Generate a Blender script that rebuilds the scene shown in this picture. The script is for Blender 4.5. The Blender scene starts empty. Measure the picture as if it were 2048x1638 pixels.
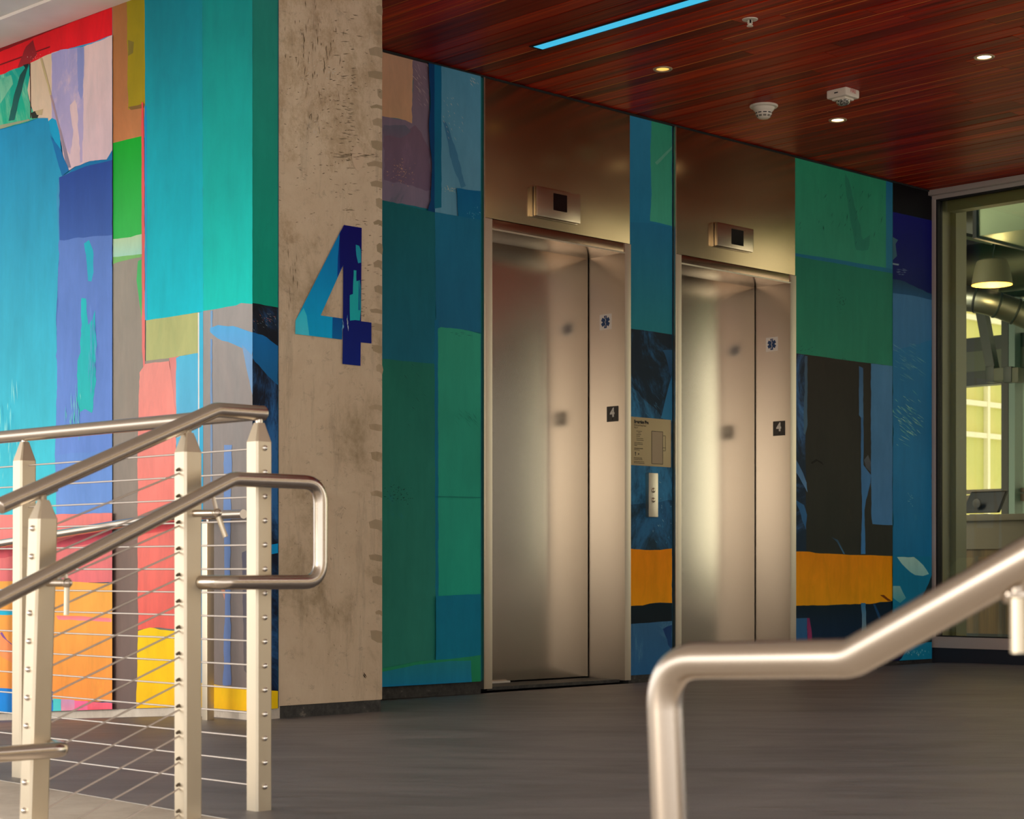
import bpy, bmesh, math, random
from mathutils import Vector, Matrix
random.seed(7)
sc = bpy.context.scene
COL = sc.collection

# ------------------------------------------------------------------ camera, world, sun, exposure
F = 3660.0            # focal length in pixels of the 2048 x 1638 frame
HOR = 1142.0          # horizon row
EYE = 0.55            # eye height over the landing
cd = bpy.data.cameras.new('camera'); cam = bpy.data.objects.new('camera', cd); COL.objects.link(cam)
cam.location = (0, 0, EYE); cam.rotation_euler = (math.pi/2, 0, 0)
cd.sensor_fit = 'HORIZONTAL'; cd.sensor_width = 36; cd.lens = F*36/2048
cd.shift_y = (HOR-819)/2048; cd.clip_end = 300
cd.dof.use_dof = True; cd.dof.focus_distance = 7.2; cd.dof.aperture_fstop = 8.5
sc.camera = cam
w = bpy.data.worlds.new('world'); sc.world = w; w.use_nodes = True
bg = w.node_tree.nodes['Background']; bg.inputs[0].default_value = (1.0, 0.965, 0.92, 1); bg.inputs[1].default_value = 2.1
sd = bpy.data.lights.new('sun', 'SUN'); so = bpy.data.objects.new('sun', sd); COL.objects.link(so)
sd.energy = 2.9; sd.angle = math.radians(40); sd.color = (1.0, 0.88, 0.72)
so.rotation_euler = Vector((0.80, 0.45, -0.30)).to_track_quat('-Z', 'Y').to_euler()
sc.view_settings.view_transform = 'Standard'; sc.view_settings.look = 'None'
sc.view_settings.gamma = 1; sc.view_settings.exposure = 0.12; sc.view_settings.use_curve_mapping = False

# ------------------------------------------------------------------ geometry of the place
def V2(x, y):
    v = Vector((x, y)); return v.normalized()
u = V2(4820-1024, F)            # along the lift wall, to the right and away
v = V2(-2440-1024, F)           # across it, to the left and away
vl = V2(-2850-1024, F)          # left wall and guard rail
wd = -V2(-2620-1024, F)         # window wall, to the right and nearer
def P(px, py, Y): return Vector(((px-1024)/F*Y, Y, EYE+(HOR-py)/F*Y))
def ground(px, py, z=0):
    Y = (EYE-z)*F/(py-HOR); return Vector(((px-1024)/F*Y, Y))
class Pl:
    """vertical plane: point o, direction d, normal n towards the viewer's side"""
    def __init__(s, o, d, flip=None):
        s.o = Vector(o[:2]); s.d = Vector(d[:2]).normalized(); s.n = Vector((s.d.y, -s.d.x))
        if s.n.dot(-s.o) < 0: s.n = -s.n
        if flip is not None: s.n = Vector(flip).normalized()
    def s_(s, px, off=0):
        r = (px-1024)/F; o = s.o+s.n*off
        return (r*o.y-o.x)/(s.d.x-r*s.d.y)
    def pt(s, a, off, z):
        q = s.o+s.d*a+s.n*off; return Vector((q.x, q.y, z))
    def w(s, px, py, off=0):
        a = s.s_(px, off); q = s.o+s.d*a+s.n*off
        return Vector((q.x, q.y, EYE+(HOR-py)/F*q.y))
    def z_(s, px, py, off=0): return s.w(px, py, off).z

g0 = ground(965, 1378)
E = Pl(g0, u)                                     # lift wall
CEIL = E.z_(965, 151)
colR = ground(765, 1423)
CF = Pl(colR, u)                                  # column front
sc0 = CF.s_(505); corner = CF.pt(sc0, 0, 0)       # corner of left wall and its return
L = Pl(corner, vl)                                # left wall
cs = E.s_(1864.5); WC = E.pt(cs, 0, 0)
W = Pl(WC, wd)                                    # window wall
edge0 = ground(350, 1620)                         # a point of the landing's edge

# ------------------------------------------------------------------ helpers
def lin(c):
    c = c/255.0
    return c/12.92 if c <= 0.04045 else ((c+0.055)/1.055)**2.4
def L3(rgb, g=1.0): return tuple(min(0.92, lin(x)*g) for x in rgb)

def link(o, parent=None):
    COL.objects.link(o)
    if parent: o.parent = parent
    return o
def wloc(p):
    r = Vector((0, 0, 0))
    while p: r += p.location; p = p.parent
    return r
def mk(name, verts, faces, mat, parent=None, smooth=False, origin=None, mats=None, fm=None, base=False):
    vs = [Vector(x) for x in verts]
    if origin is None:
        lo = Vector([min(a[i] for a in vs) for i in range(3)]); hi = Vector([max(a[i] for a in vs) for i in range(3)])
        origin = (lo+hi)/2
        if base: origin.z = lo.z
    me = bpy.data.meshes.new(name); me.from_pydata([tuple(a-origin) for a in vs], [], faces); me.update()
    for m in (mats or [mat]): me.materials.append(m)
    if fm:
        for p, k in zip(me.polygons, fm): p.material_index = k
    me.polygons.foreach_set('use_smooth', [bool(smooth)]*len(me.polygons))
    o = bpy.data.objects.new(name, me); link(o, parent); o.location = origin - wloc(parent)
    return o
def empty(name, loc, label, cat, group=None):
    o = bpy.data.objects.new(name, None); o.empty_display_size = 0.1; link(o); o.location = loc
    return tag(o, label, cat, group)
def tag(o, label=None, cat=None, group=None, kind=None):
    if label: o['label'] = label
    if cat: o['category'] = cat
    if group: o['group'] = group
    if kind: o['kind'] = kind
    return o
def box8(c):   # c: 4 bottom + 4 top, same winding
    return c, [(3, 2, 1, 0), (4, 5, 6, 7), (0, 1, 5, 4), (1, 2, 6, 5), (2, 3, 7, 6), (3, 0, 4, 7)]
def fixn(me):
    bm = bmesh.new(); bm.from_mesh(me); bmesh.ops.recalc_face_normals(bm, faces=bm.faces); bm.to_mesh(me); bm.free()
def bevel(o, wdt, seg=2, smooth=True):
    bm = bmesh.new(); bm.from_mesh(o.data); bmesh.ops.recalc_face_normals(bm, faces=bm.faces)
    bmesh.ops.bevel(bm, geom=list(bm.edges), offset=wdt, segments=seg, affect='EDGES', profile=0.7)
    bm.to_mesh(o.data); bm.free()
    if smooth:
        for p in o.data.polygons: p.use_smooth = True
        o.data.set_sharp_from_angle(angle=math.radians(35))
    return o
def plbox(pl, name, a0, a1, o0, o1, z0, z1, mat, parent=None, bv=0, base=False):
    c = [pl.pt(a0, o0, z0), pl.pt(a1, o0, z0), pl.pt(a1, o1, z0), pl.pt(a0, o1, z0),
         pl.pt(a0, o0, z1), pl.pt(a1, o0, z1), pl.pt(a1, o1, z1), pl.pt(a0, o1, z1)]
    o = mk(name, *box8(c), mat, parent, base=base); fixn(o.data)
    if bv: bevel(o, bv)
    return o
def obox(name, c, dx, dy, hx, hy, z0, z1, mat, parent=None, bv=0):
    """box centred on c (2D) along unit directions dx, dy"""
    c = Vector(c[:2]); q = []
    for z in (z0, z1):
        for a, b in ((-1, -1), (1, -1), (1, 1), (-1, 1)):
            p = c+dx*hx*a+dy*hy*b; q.append(Vector((p.x, p.y, z)))
    o = mk(name, *box8(q), mat, parent); fixn(o.data)
    if bv: bevel(o, bv)
    return o
def fillet(pts, r, n=8):
    out = [Vector(pts[0])]
    for i in range(1, len(pts)-1):
        a, b, c = Vector(pts[i-1]), Vector(pts[i]), Vector(pts[i+1])
        rr = r[i] if isinstance(r, (list, tuple)) else r
        if rr <= 0: out.append(b); continue
        d1, d2 = (a-b).normalized(), (c-b).normalized()
        rr = min(rr, (a-b).length*.49, (c-b).length*.49)
        for k in range(n+1):
            t = k/n; out.append((b+d1*rr)*(1-t)**2+b*2*t*(1-t)+(b+d2*rr)*t*t)
    out.append(Vector(pts[-1])); return out
def sweep(pts, r, seg=20, caps=True, dome=False):
    pts = [Vector(p) for p in pts]; n = len(pts); T = []
    for i in range(n):
        a = pts[max(i-1, 0)]; b = pts[min(i+1, n-1)]; T.append((b-a).normalized())
    up = Vector((0, 0, 1)) if abs(T[0].z) < .9 else Vector((1, 0, 0))
    N = (up-T[0]*up.dot(T[0])).normalized(); vs, fs = [], []
    rings = []
    def ring(p, t, N, rad):
        B = t.cross(N); i0 = len(vs)
        for k in range(seg):
            a = 2*math.pi*k/seg; vs.append(p+(N*math.cos(a)+B*math.sin(a))*rad)
        rings.append(i0)
    if dome: 
        for f in (0.35, .75, .95): ring(pts[0]-T[0]*r*.5*(1-f), T[0], N, r*math.sqrt(1-(1-f)**2))
    for i in range(n):
        if i:
            N = (N-T[i]*N.dot(T[i])).normalized()
        rad = r
        if 0 < i < n-1:
            c = (pts[i]-pts[i-1]).normalized().dot((pts[i+1]-pts[i]).normalized())
            # keep the tube's width through a mitre
            rad = r
        ring(pts[i], T[i], N, rad)
    if dome:
        for f in (.95, .75, .35): ring(pts[-1]+T[-1]*r*.5*(1-f), T[-1], N, r*math.sqrt(1-(1-f)**2))
    for a, b in zip(rings, rings[1:]):
        for k in range(seg):
            k2 = (k+1) % seg; fs.append((a+k, a+k2, b+k2, b+k))
    if caps:
        fs.append(tuple(range(rings[0]+seg-1, rings[0]-1, -1))); fs.append(tuple(range(rings[-1], rings[-1]+seg)))
    return vs, fs
def tube(name, pts, r, mat, parent=None, seg=20, dome=False):
    vs, fs = sweep(pts, r, seg, dome=dome)
    o = mk(name, vs, fs, mat, parent, smooth=True)
    o.data.set_sharp_from_angle(angle=math.radians(50)); return o
def lathe(name, prof, loc, mat, parent=None, seg=32, axis=None, mats=None, fm=None, smooth=True):
    """prof: (radius, height) pairs; axis optional unit vector for the height"""
    ax = Vector(axis) if axis else Vector((0, 0, 1)); a = Vector((1, 0, 0)) if abs(ax.x) < .9 else Vector((0, 1, 0))
    X = (a-ax*a.dot(ax)).normalized(); Y = ax.cross(X); vs, fs, mi = [], [], []
    for r, h in prof:
        for k in range(seg):
            t = 2*math.pi*k/seg; vs.append(Vector(loc)+ax*h+(X*math.cos(t)+Y*math.sin(t))*max(r, 1e-5))
    for i in range(len(prof)-1):
        for k in range(seg):
            k2 = (k+1) % seg; fs.append((i*seg+k, i*seg+k2, (i+1)*seg+k2, (i+1)*seg+k)); mi.append(fm[i] if fm else 0)
    o = mk(name, vs, fs, mat, parent, smooth=smooth, mats=mats, fm=mi if fm else None)
    fixn(o.data); o.data.set_sharp_from_angle(angle=math.radians(40)); return o

# ------------------------------------------------------------------ materials
def mat(name, rgb=(128, 128, 128), rough=.5, metal=0.0, emit=None, es=1.0, lincol=None):
    m = bpy.data.materials.new(name); m.use_nodes = True; b = m.node_tree.nodes['Principled BSDF']
    b.inputs['Base Color'].default_value = (*(lincol or L3(rgb)), 1); b.inputs['Roughness'].default_value = rough
    b.inputs['Metallic'].default_value = metal
    if emit: b.inputs['Emission Color'].default_value = (*emit, 1); b.inputs['Emission Strength'].default_value = es
    return m
def nd(m, t, **kw):
    n = m.node_tree.nodes.new(t)
    for k, x in kw.items():
        if k in n.inputs: n.inputs[k].default_value = x
        else: setattr(n, k, x)
    return n
def noise(m, scale, detail=4, rough=.55, stretch=(1, 1, 1), rot=(0, 0, 0), coord='Object', dist=0.0):
    tc = nd(m, 'ShaderNodeTexCoord'); mp = nd(m, 'ShaderNodeMapping'); mp.inputs['Scale'].default_value = stretch; mp.inputs['Rotation'].default_value = rot
    n = nd(m, 'ShaderNodeTexNoise'); n.inputs['Scale'].default_value = scale; n.inputs['Detail'].default_value = detail
    n.inputs['Roughness'].default_value = rough; n.inputs['Distortion'].default_value = dist
    l = m.node_tree.links; l.new(tc.outputs[coord], mp.inputs[0]); l.new(mp.outputs[0], n.inputs['Vector']); return n
def ramp(m, src, stops):
    r = nd(m, 'ShaderNodeValToRGB'); e = r.color_ramp.elements
    while len(e) < len(stops): e.new(.5)
    for x, (p, c) in zip(e, stops):
        x.position = p; x.color = (*c, 1) if len(c) == 3 else c
    m.node_tree.links.new(src, r.inputs[0]); return r
def mix(m, fac, a, b, blend='MIX'):
    n = nd(m, 'ShaderNodeMix', data_type='RGBA', blend_type=blend); l = m.node_tree.links
    for i, x in ((0, fac), (6, a), (7, b)):
        if hasattr(x, 'links'): l.new(x, n.inputs[i])
        else: n.inputs[i].default_value = x if i == 0 else (*x, 1)
    return n.outputs[2]
def B(m): return m.node_tree.nodes['Principled BSDF']
def bump(m, src, s=.2, d=.01):
    b = nd(m, 'ShaderNodeBump'); b.inputs['Strength'].default_value = s; b.inputs['Distance'].default_value = d
    m.node_tree.links.new(src, b.inputs['Height']); m.node_tree.links.new(b.outputs[0], B(m).inputs['Normal'])
g = lambda x: (x, x, x)

def steel(name, col, r0, r1, stretch=(1, 1, 1), bs=.0, scale=30, detail=3):
    m = mat(name, lincol=col, rough=(r0+r1)/2, metal=1.0)
    if not bs: return m
    n = noise(m, scale, detail, .6, stretch)
    rr = ramp(m, n.outputs['Fac'], [(.3, g(r0)), (.7, g(r1))]); m.node_tree.links.new(rr.outputs[0], B(m).inputs['Roughness'])
    c = ramp(m, n.outputs['Fac'], [(.25, tuple(x*.99 for x in col)), (.75, col)]); m.node_tree.links.new(c.outputs[0], B(m).inputs['Base Color'])
    if bs: bump(m, n.outputs['Fac'], bs, .0006)
    return m
M_rail = steel('satin_tube_steel', (.58, .51, .44), .22, .28, (1, 1, 1), .0, 180)
M_post = steel('satin_post_steel', (.68, .60, .47), .36, .42, (1, 1, .05), .02, 220)
M_cable = steel('cable_steel', (.74, .68, .64), .35, .45)
M_nut = steel('polished_nut_steel', (.82, .78, .74), .15, .22)
M_door = steel('brushed_door_steel', (.86, .77, .64), .20, .24, (1, 1, .02), .0, 160)
M_header = steel('brushed_header_steel', (.50, .38, .22), .20, .23, (1, 1, .03), .0, 120)
M_jamb = steel('brushed_jamb_steel', (.80, .70, .58), .38, .42, (1, 1, .03), .0, 160)
M_lintel = steel('wood_reflection_lintel_steel', (.40, .27, .18), .16, .20)  # brown base colour paints in the wood ceiling's reflection
M_satin = steel('satin_box_steel', (.72, .64, .52), .30, .36)
M_ind = steel('bronze_box_steel', (.58, .47, .34), .22, .26)
M_black = mat('black_screen', (14, 14, 15), .15)
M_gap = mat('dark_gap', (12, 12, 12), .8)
M_white = mat('warm_white_plastic', (226, 214, 196), .45)
M_red = mat('red_lettering', (190, 30, 30), .5)
M_ink = mat('dark_lettering', (34, 30, 22), .6)

def paint_mat(name, rough=.55):
    """mural print: colour from the painted attribute, second colour comes through in dry strokes"""
    m = mat(name, rough=rough); l = m.node_tree.links
    a = nd(m, 'ShaderNodeAttribute', attribute_name='Col'); b = nd(m, 'ShaderNodeAttribute', attribute_name='Col2')
    n1 = noise(m, 3.2, 9, .72, (1, 1, .55), (.5, .55, .2), 'Object', 1.1)
    n2 = noise(m, 26, 5, .6, (1, 1, .12))
    add = nd(m, 'ShaderNodeMath', operation='ADD'); l.new(n1.outputs['Fac'], add.inputs[0]); l.new(b.outputs['Alpha'], add.inputs[1])
    sm = nd(m, 'ShaderNodeMapRange', interpolation_type='SMOOTHSTEP'); l.new(add.outputs[0], sm.inputs['Value'])
    sm.inputs['From Min'].default_value = .93; sm.inputs['From Max'].default_value = 1.12
    c = mix(m, sm.outputs[0], a.outputs['Color'], b.outputs['Color'])
    n3 = noise(m, 2.1, 5, .6, (1, 1, .6), coord='Object')
    v1 = ramp(m, n3.outputs['Fac'], [(.3, g(.84)), (.7, g(1.10))]); c = mix(m, 1.0, c, v1.outputs[0], 'MULTIPLY')
    v2 = ramp(m, n2.outputs['Fac'], [(.3, g(.96)), (.7, g(1.04))]); c = mix(m, 1.0, c, v2.outputs[0], 'MULTIPLY')
    n4 = noise(m, 11, 8, .7, (1, 1, .35), (.3, .2, 0), 'Object', .8); v3_ = ramp(m, n4.outputs['Fac'], [(.30, (.90, .94, .95)), (.5, g(1.0)), (.70, (1.09, 1.05, 1.04))]); c = mix(m, 1.0, c, v3_.outputs[0], 'MULTIPLY')
    l.new(c, B(m).inputs['Base Color']); B(m).inputs['Specular IOR Level'].default_value = .12
    return m
M_mural = paint_mat('mural_print')

# concrete
def concrete(name, base, dark, light, sc_=1.0, amt=.5):
    m = mat(name, base, .8)
    n1 = noise(m, 2.6*sc_, 10, .72, (1, 1, .8), dist=.4); n2 = noise(m, 16*sc_, 8, .78, (1, 1, 1.6), dist=.3); n3 = noise(m, 5*sc_, 8, .8, (2.6, 2.6, .35), dist=.2); n4 = noise(m, 60*sc_, 4, .8, (1, 1, 1))
    c = ramp(m, n1.outputs['Fac'], [(.30, L3(dark)), (.46, L3(base)), (.66, L3(light))]).outputs[0]
    d = ramp(m, n3.outputs['Fac'], [(.36, g(.70)), (.47, g(1.0))]).outputs[0]; c = mix(m, amt*.8, c, d, 'MULTIPLY')
    e = ramp(m, n2.outputs['Fac'], [(.34, g(.66)), (.43, g(1.0)), (.66, g(1.0)), (.74, g(1.14))]).outputs[0]; c = mix(m, amt, c, e, 'MULTIPLY')
    f = ramp(m, n4.outputs['Fac'], [(.27, g(.45)), (.33, g(1.0))]).outputs[0]; c = mix(m, amt, c, f, 'MULTIPLY')
    m.node_tree.links.new(c, B(m).inputs['Base Color']); bump(m, n2.outputs['Fac'], .35, .004); return m
M_conc = concrete('cast_column_concrete', (204, 182, 154), (158, 138, 108), (216, 196, 168), 1.0, .8)
# weathering: the upper shaft is dirtier, form-joint stains run down its right edge
_l = M_conc.node_tree.links; _b = B(M_conc); _src = _b.inputs['Base Color'].links[0].from_socket
_tc = nd(M_conc, 'ShaderNodeTexCoord'); _sx = nd(M_conc, 'ShaderNodeSeparateXYZ'); _l.new(_tc.outputs['Object'], _sx.inputs[0])
_n = noise(M_conc, 6.5, 10, .8, (1, 1, .8), dist=.2); _ma = nd(M_conc, 'ShaderNodeMath', operation='MULTIPLY_ADD'); _l.new(_sx.outputs['Z'], _ma.inputs[0]); _ma.inputs[1].default_value = .11; _l.new(_n.outputs['Fac'], _ma.inputs[2])
_r = ramp(M_conc, _ma.outputs[0], [(.50, g(1.0)), (.60, (.80, .76, .70)), (.76, (.58, .54, .47))]); _l.new(mix(M_conc, 1.0, _src, _r.outputs[0], 'MULTIPLY'), _b.inputs['Base Color'])
M_curb = concrete('pale_kerb_concrete', (196, 186, 174), (168, 158, 146), (212, 204, 192), 1.5, .4)
M_step = concrete('stair_concrete', (178, 170, 160), (150, 140, 130), (196, 188, 178), 1.2, .4)
M_base = mat('dark_base_paint', (44, 44, 46), .6)
n = noise(M_base, 30, 6, .7); r = ramp(M_base, n.outputs['Fac'], [(.35, L3((26, 26, 28))), (.62, L3((60, 58, 56))), (.7, L3((110, 104, 96)))])
M_base.node_tree.links.new(r.outputs[0], B(M_base).inputs['Base Color'])

M_floor = mat('dark_floor_coating', (96, 92, 90), .55)
n1 = noise(M_floor, .8, 9, .62, (1, 2.4, 1), (0, 0, -.5), 'Object', 1.5); n2 = noise(M_floor, 9, 8, .72, (.35, 2.2, 1), (0, 0, -.35), 'Object', .7); n3 = noise(M_floor, 260, 2, .6)
c = ramp(M_floor, n1.outputs['Fac'], [(.30, L3((96, 93, 95))), (.52, L3((114, 111, 113))), (.75, L3((130, 126, 126)))]).outputs[0]
c = mix(M_floor, .85, c, ramp(M_floor, n2.outputs['Fac'], [(.30, g(.62)), (.48, g(.96)), (.72, g(1.12))]).outputs[0], 'MULTIPLY')
c = mix(M_floor, .85, c, ramp(M_floor, n3.outputs['Fac'], [(.30, g(.75)), (.5, g(1)), (.74, g(1.0)), (.80, g(1.5))]).outputs[0], 'MULTIPLY')
M_floor.node_tree.links.new(c, B(M_floor).inputs['Base Color'])
rr = ramp(M_floor, n2.outputs['Fac'], [(.3, g(.42)), (.7, g(.62))]); M_floor.node_tree.links.new(rr.outputs[0], B(M_floor).inputs['Roughness'])
bump(M_floor, n2.outputs['Fac'], .12, .004)

M_wood = mat('cherry_ceiling_wood', (110, 40, 18), .34)
oi = nd(M_wood, 'ShaderNodeObjectInfo'); l = M_wood.node_tree.links
tc = nd(M_wood, 'ShaderNodeTexCoord'); mp = nd(M_wood, 'ShaderNodeMapping'); l.new(tc.outputs['Object'], mp.inputs[0])
ang = math.atan2(v.y, v.x); mp.vector_type = 'TEXTURE'; mp.inputs['Rotation'].default_value = (0, 0, ang); mp.inputs['Scale'].default_value = (9, .28, 1)
ofs = nd(M_wood, 'ShaderNodeVectorMath', operation='ADD'); l.new(mp.outputs[0], ofs.inputs[0])
cmb = nd(M_wood, 'ShaderNodeCombineXYZ'); mul = nd(M_wood, 'ShaderNodeMath', operation='MULTIPLY'); mul.inputs[1].default_value = 57
l.new(oi.outputs['Random'], mul.inputs[0]); l.new(mul.outputs[0], cmb.inputs[0]); l.new(mul.outputs[0], cmb.inputs[1]); l.new(cmb.outputs[0], ofs.inputs[1])
nw = nd(M_wood, 'ShaderNodeTexNoise'); nw.inputs['Scale'].default_value = 9; nw.inputs['Detail'].default_value = 6; nw.inputs['Roughness'].default_value = .62; l.new(ofs.outputs[0], nw.inputs['Vector'])
c1 = ramp(M_wood, nw.outputs['Fac'], [(.28, L3((92, 8, 0))), (.5, L3((168, 30, 3))), (.74, L3((214, 68, 10)))]).outputs[0]
c2 = ramp(M_wood, oi.outputs['Random'], [(0, (.45, .40, .40)), (.3, (.75, .70, .68)), (.6, (.95, .90, .80)), (1, (1.2, 1.10, .95))]).outputs[0]
cw = mix(M_wood, 1.0, c1, c2, 'MULTIPLY'); l.new(cw, B(M_wood).inputs['Base Color'])
B(M_wood).inputs['Specular IOR Level'].default_value = .10; B(M_wood).inputs['Roughness'].default_value = .42
M_litedge = mat('cherry_lit_edge', (205, 112, 48), .4)  # paler tone paints the light caught by some board edges

M_soffit = mat('white_soffit_plaster', (226, 216, 210), .7)
n = noise(M_soffit, 3, 4); r = ramp(M_soffit, n.outputs['Fac'], [(.3, L3((218, 208, 200))), (.7, L3((232, 222, 216)))]); M_soffit.node_tree.links.new(r.outputs[0], B(M_soffit).inputs['Base Color'])
M_frame = steel('bronze_window_frame', (.56, .46, .40), .38, .48); B(M_frame).inputs['Metallic'].default_value = .25
M_intframe = mat('pale_green_interior_frame', (150, 148, 116), .5)
M_gasket = mat('black_gasket', (10, 10, 10), .7)

M_glass = bpy.data.materials.new('window_glass'); M_glass.use_nodes = True; nt = M_glass.node_tree; nt.nodes.remove(B(M_glass))
tr = nd(M_glass, 'ShaderNodeBsdfTransparent'); tr.inputs[0].default_value = (.90, .90, .80, 1); gl = nd(M_glass, 'ShaderNodeBsdfGlossy'); gl.inputs['Roughness'].default_value = .01
gl.inputs[0].default_value = (.9, .9, .9, 1); fr = nd(M_glass, 'ShaderNodeFresnel'); fr.inputs[0].default_value = 1.5; mx = nd(M_glass, 'ShaderNodeMixShader')
nt.links.new(fr.outputs[0], mx.inputs[0]); nt.links.new(tr.outputs[0], mx.inputs[1]); nt.links.new(gl.outputs[0], mx.inputs[2]); nt.links.new(mx.outputs[0], nt.nodes['Material Output'].inputs[0])

# ------------------------------------------------------------------ floor, stairs, ground outside
def uq(p):   # distance along u from the landing edge, and along v
    d = Vector(p[:2])-edge0; return d.dot(u), d.dot(v)
def floor_z(p):
    d = Vector(p[:2])-Vector(corner[:2]); a = d.dot(L.d)
    return -0.07*max(0.0, a-.35)
def fp(a, b): q = edge0+u*a+v*b; return q
vs, fs = [], []; na, nb = 60, 66
for i in range(na+1):
    for j in range(nb+1):
        q = fp(0.0+i*.2, -6.0+j*.2); vs.append(Vector((q.x, q.y, floor_z(q))))
for i in range(na):
    for j in range(nb):
        a = i*(nb+1)+j; fs.append((a, a+1, a+nb+2, a+nb+1))
fl = mk('floor', vs, fs, M_floor); fixn(fl.data); tag(fl, 'dark grey coated landing floor with faint brown streaks', kind='structure')
if fl.data.polygons[0].normal.z < 0: fl.data.flip_normals()
EP = Pl(edge0, v, flip=-u)
st = empty('concrete_stairs', (edge0.x, edge0.y, 0), 'pale concrete steps going down from the edge of the dark landing', 'stairs')
plbox(EP, 'step', -6, 7.2, 0, .36, -.45, 0.0, M_curb, st, .006)
plbox(EP, 'step', -6, 7.2, .36, .66, -.45, -.15, M_step, st, .006)
plbox(EP, 'step', -6, 7.2, .66, .96, -.45, -.30, M_step, st, .006)
lf = plbox(EP, 'floor', -14, 16, .96, 26, -.60, -.45, M_step); tag(lf, 'pale concrete lower terrace at the foot of the steps', kind='structure')

# ------------------------------------------------------------------ murals
GL, GR, GE = 1.2, 1.5, 1.6     # paint albedo = seen colour x gain
def jit(pts, amp, step=9):
    out = []
    for i in range(len(pts)):
        a, b = Vector(pts[i][:2]), Vector(pts[(i+1) % len(pts)][:2]); d = b-a; n = max(1, int(d.length/step)); nn = Vector((-d.y, d.x)).normalized() if d.length > 0 else Vector((0, 0))
        out.append(a); ph = random.random()*6
        for k in range(1, n):
            t = k/n; j = amp*(random.uniform(-1, 1)*.6+.5*math.sin(t*d.length*.07+ph)); out.append(a+d*t+nn*j)
    return out
class Mural:
    def __init__(s, pl, gain, off=.004, xr=(0, 9999), step=.00012):
        s.pl, s.g, s.off, s.xr, s.st = pl, gain, off, xr, step; s.vs, s.fs, s.c1, s.c2 = [], [], [], []
    def face(s, pts3, cols, sec):
        i = len(s.vs); s.vs += pts3; s.fs.append(tuple(range(i, i+len(pts3)))); s.c1 += cols; s.c2 += [sec]*len(pts3)
    def poly(s, pts, top, bot=None, sec=None, amt=0.0, amp=.7, clamp=True):
        """pts in photo pixels on the wall; colours as seen; sec/amt: dry-brush colour and amount"""
        bot = bot or top; q = jit(pts, amp) if amp else [Vector(p) for p in pts]
        if clamp: q = [Vector((min(max(p.x, s.xr[0]), s.xr[1]), p.y)) for p in q]
        s.off += s.st; p3 = [s.pl.w(p.x, p.y, s.off) for p in q]
        z0, z1 = min(p.z for p in p3), max(p.z for p in p3); T, Bc = L3(top, s.g), L3(bot, s.g); cols = []
        for p in p3:
            t = (p.z-z0)/max(1e-6, z1-z0); cols.append(tuple(Bc[i]+(T[i]-Bc[i])*t for i in range(3))+(1,))
        sc2 = (*L3(sec, s.g), amt) if sec else (*T, 0.0); s.face(p3, cols, sc2)
    def specks(s, box_, cols, n, size=(3, 10), ang=45, spread=15, wid=(.5, 1.2)):
        x0, y0, x1, y1 = box_
        for k in range(n):
            cx, cy = random.gauss((x0+x1)/2, (x1-x0)/4), random.gauss((y0+y1)/2, (y1-y0)/4)
            cx = min(max(cx, x0), x1); cy = min(max(cy, y0), y1)
            a = math.radians(ang+random.uniform(-spread, spread)); h = random.uniform(*size)/2; wd_ = random.uniform(*wid)/2
            d = Vector((math.cos(a), math.sin(a))); nn = Vector((-d.y, d.x)); c = Vector((cx, cy))
            q = [c-d*h, c-d*h*.3+nn*wd_, c+d*h, c-nn*wd_*.8]
            s.poly([(p.x, p.y) for p in q], random.choice(cols), amp=0)
    def build(s, name, parent, a0, a1, z0, z1, base, thick=.03, zf=None):
        """panel board from a0 to a1 with the painted print over it"""
        pl = s.pl
        for q in s.vs:      # the print ends with its board
            a = (Vector((q.x, q.y))-pl.o).dot(pl.d); q.z = min(max(q.z, zf(a) if zf else z0), z1)
        n = 24 if zf else 1; i0 = len(s.vs); bc = (*L3(base, s.g), 1)
        v2, f2 = [], []
        for k in range(n+1):
            a = a0+(a1-a0)*k/n; zb = zf(a) if zf else z0
            v2 += [pl.pt(a, 0, zb), pl.pt(a, .004, zb), pl.pt(a, .004, z1), pl.pt(a, 0, z1)]
        for k in range(n):
            q = 4*k
            for j in range(4): f2.append((q+j, q+(j+1) % 4, q+4+(j+1) % 4, q+4+j))
        f2 += [(0, 1, 2, 3), (4*n+3, 4*n+2, 4*n+1, 4*n)]
        vs = s.vs+v2; fs = s.fs+[tuple(i0+j for j in f) for f in f2]
        c1 = s.c1+[bc]*len(v2); c2 = s.c2+[(*bc[:3], 0.0)]*len(v2)
        o = mk(name, vs, fs, M_mural, parent); me = o.data
        # recompute orientation of print faces
        for an, cc in (('Col', c1), ('Col2', c2)):
            at = me.color_attributes.new(an, 'FLOAT_COLOR', 'POINT'); flat = [x for c in cc for x in c]; at.data.foreach_set('color', flat)
        me.color_attributes.active_color = me.color_attributes['Col']
        return o

ZL = L.z_(0, 92)           # height of the pale soffit at the left wall
wl = plbox(L, 'wall_left', -.0, 5.0, -.30, -.004, -.5, ZL+.25, M_curb); tag(wl, 'left wall behind the railing, carrying bright painted panels', kind='structure')
pb = lambda a: floor_z(L.pt(a, 0, 0))+.034
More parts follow.
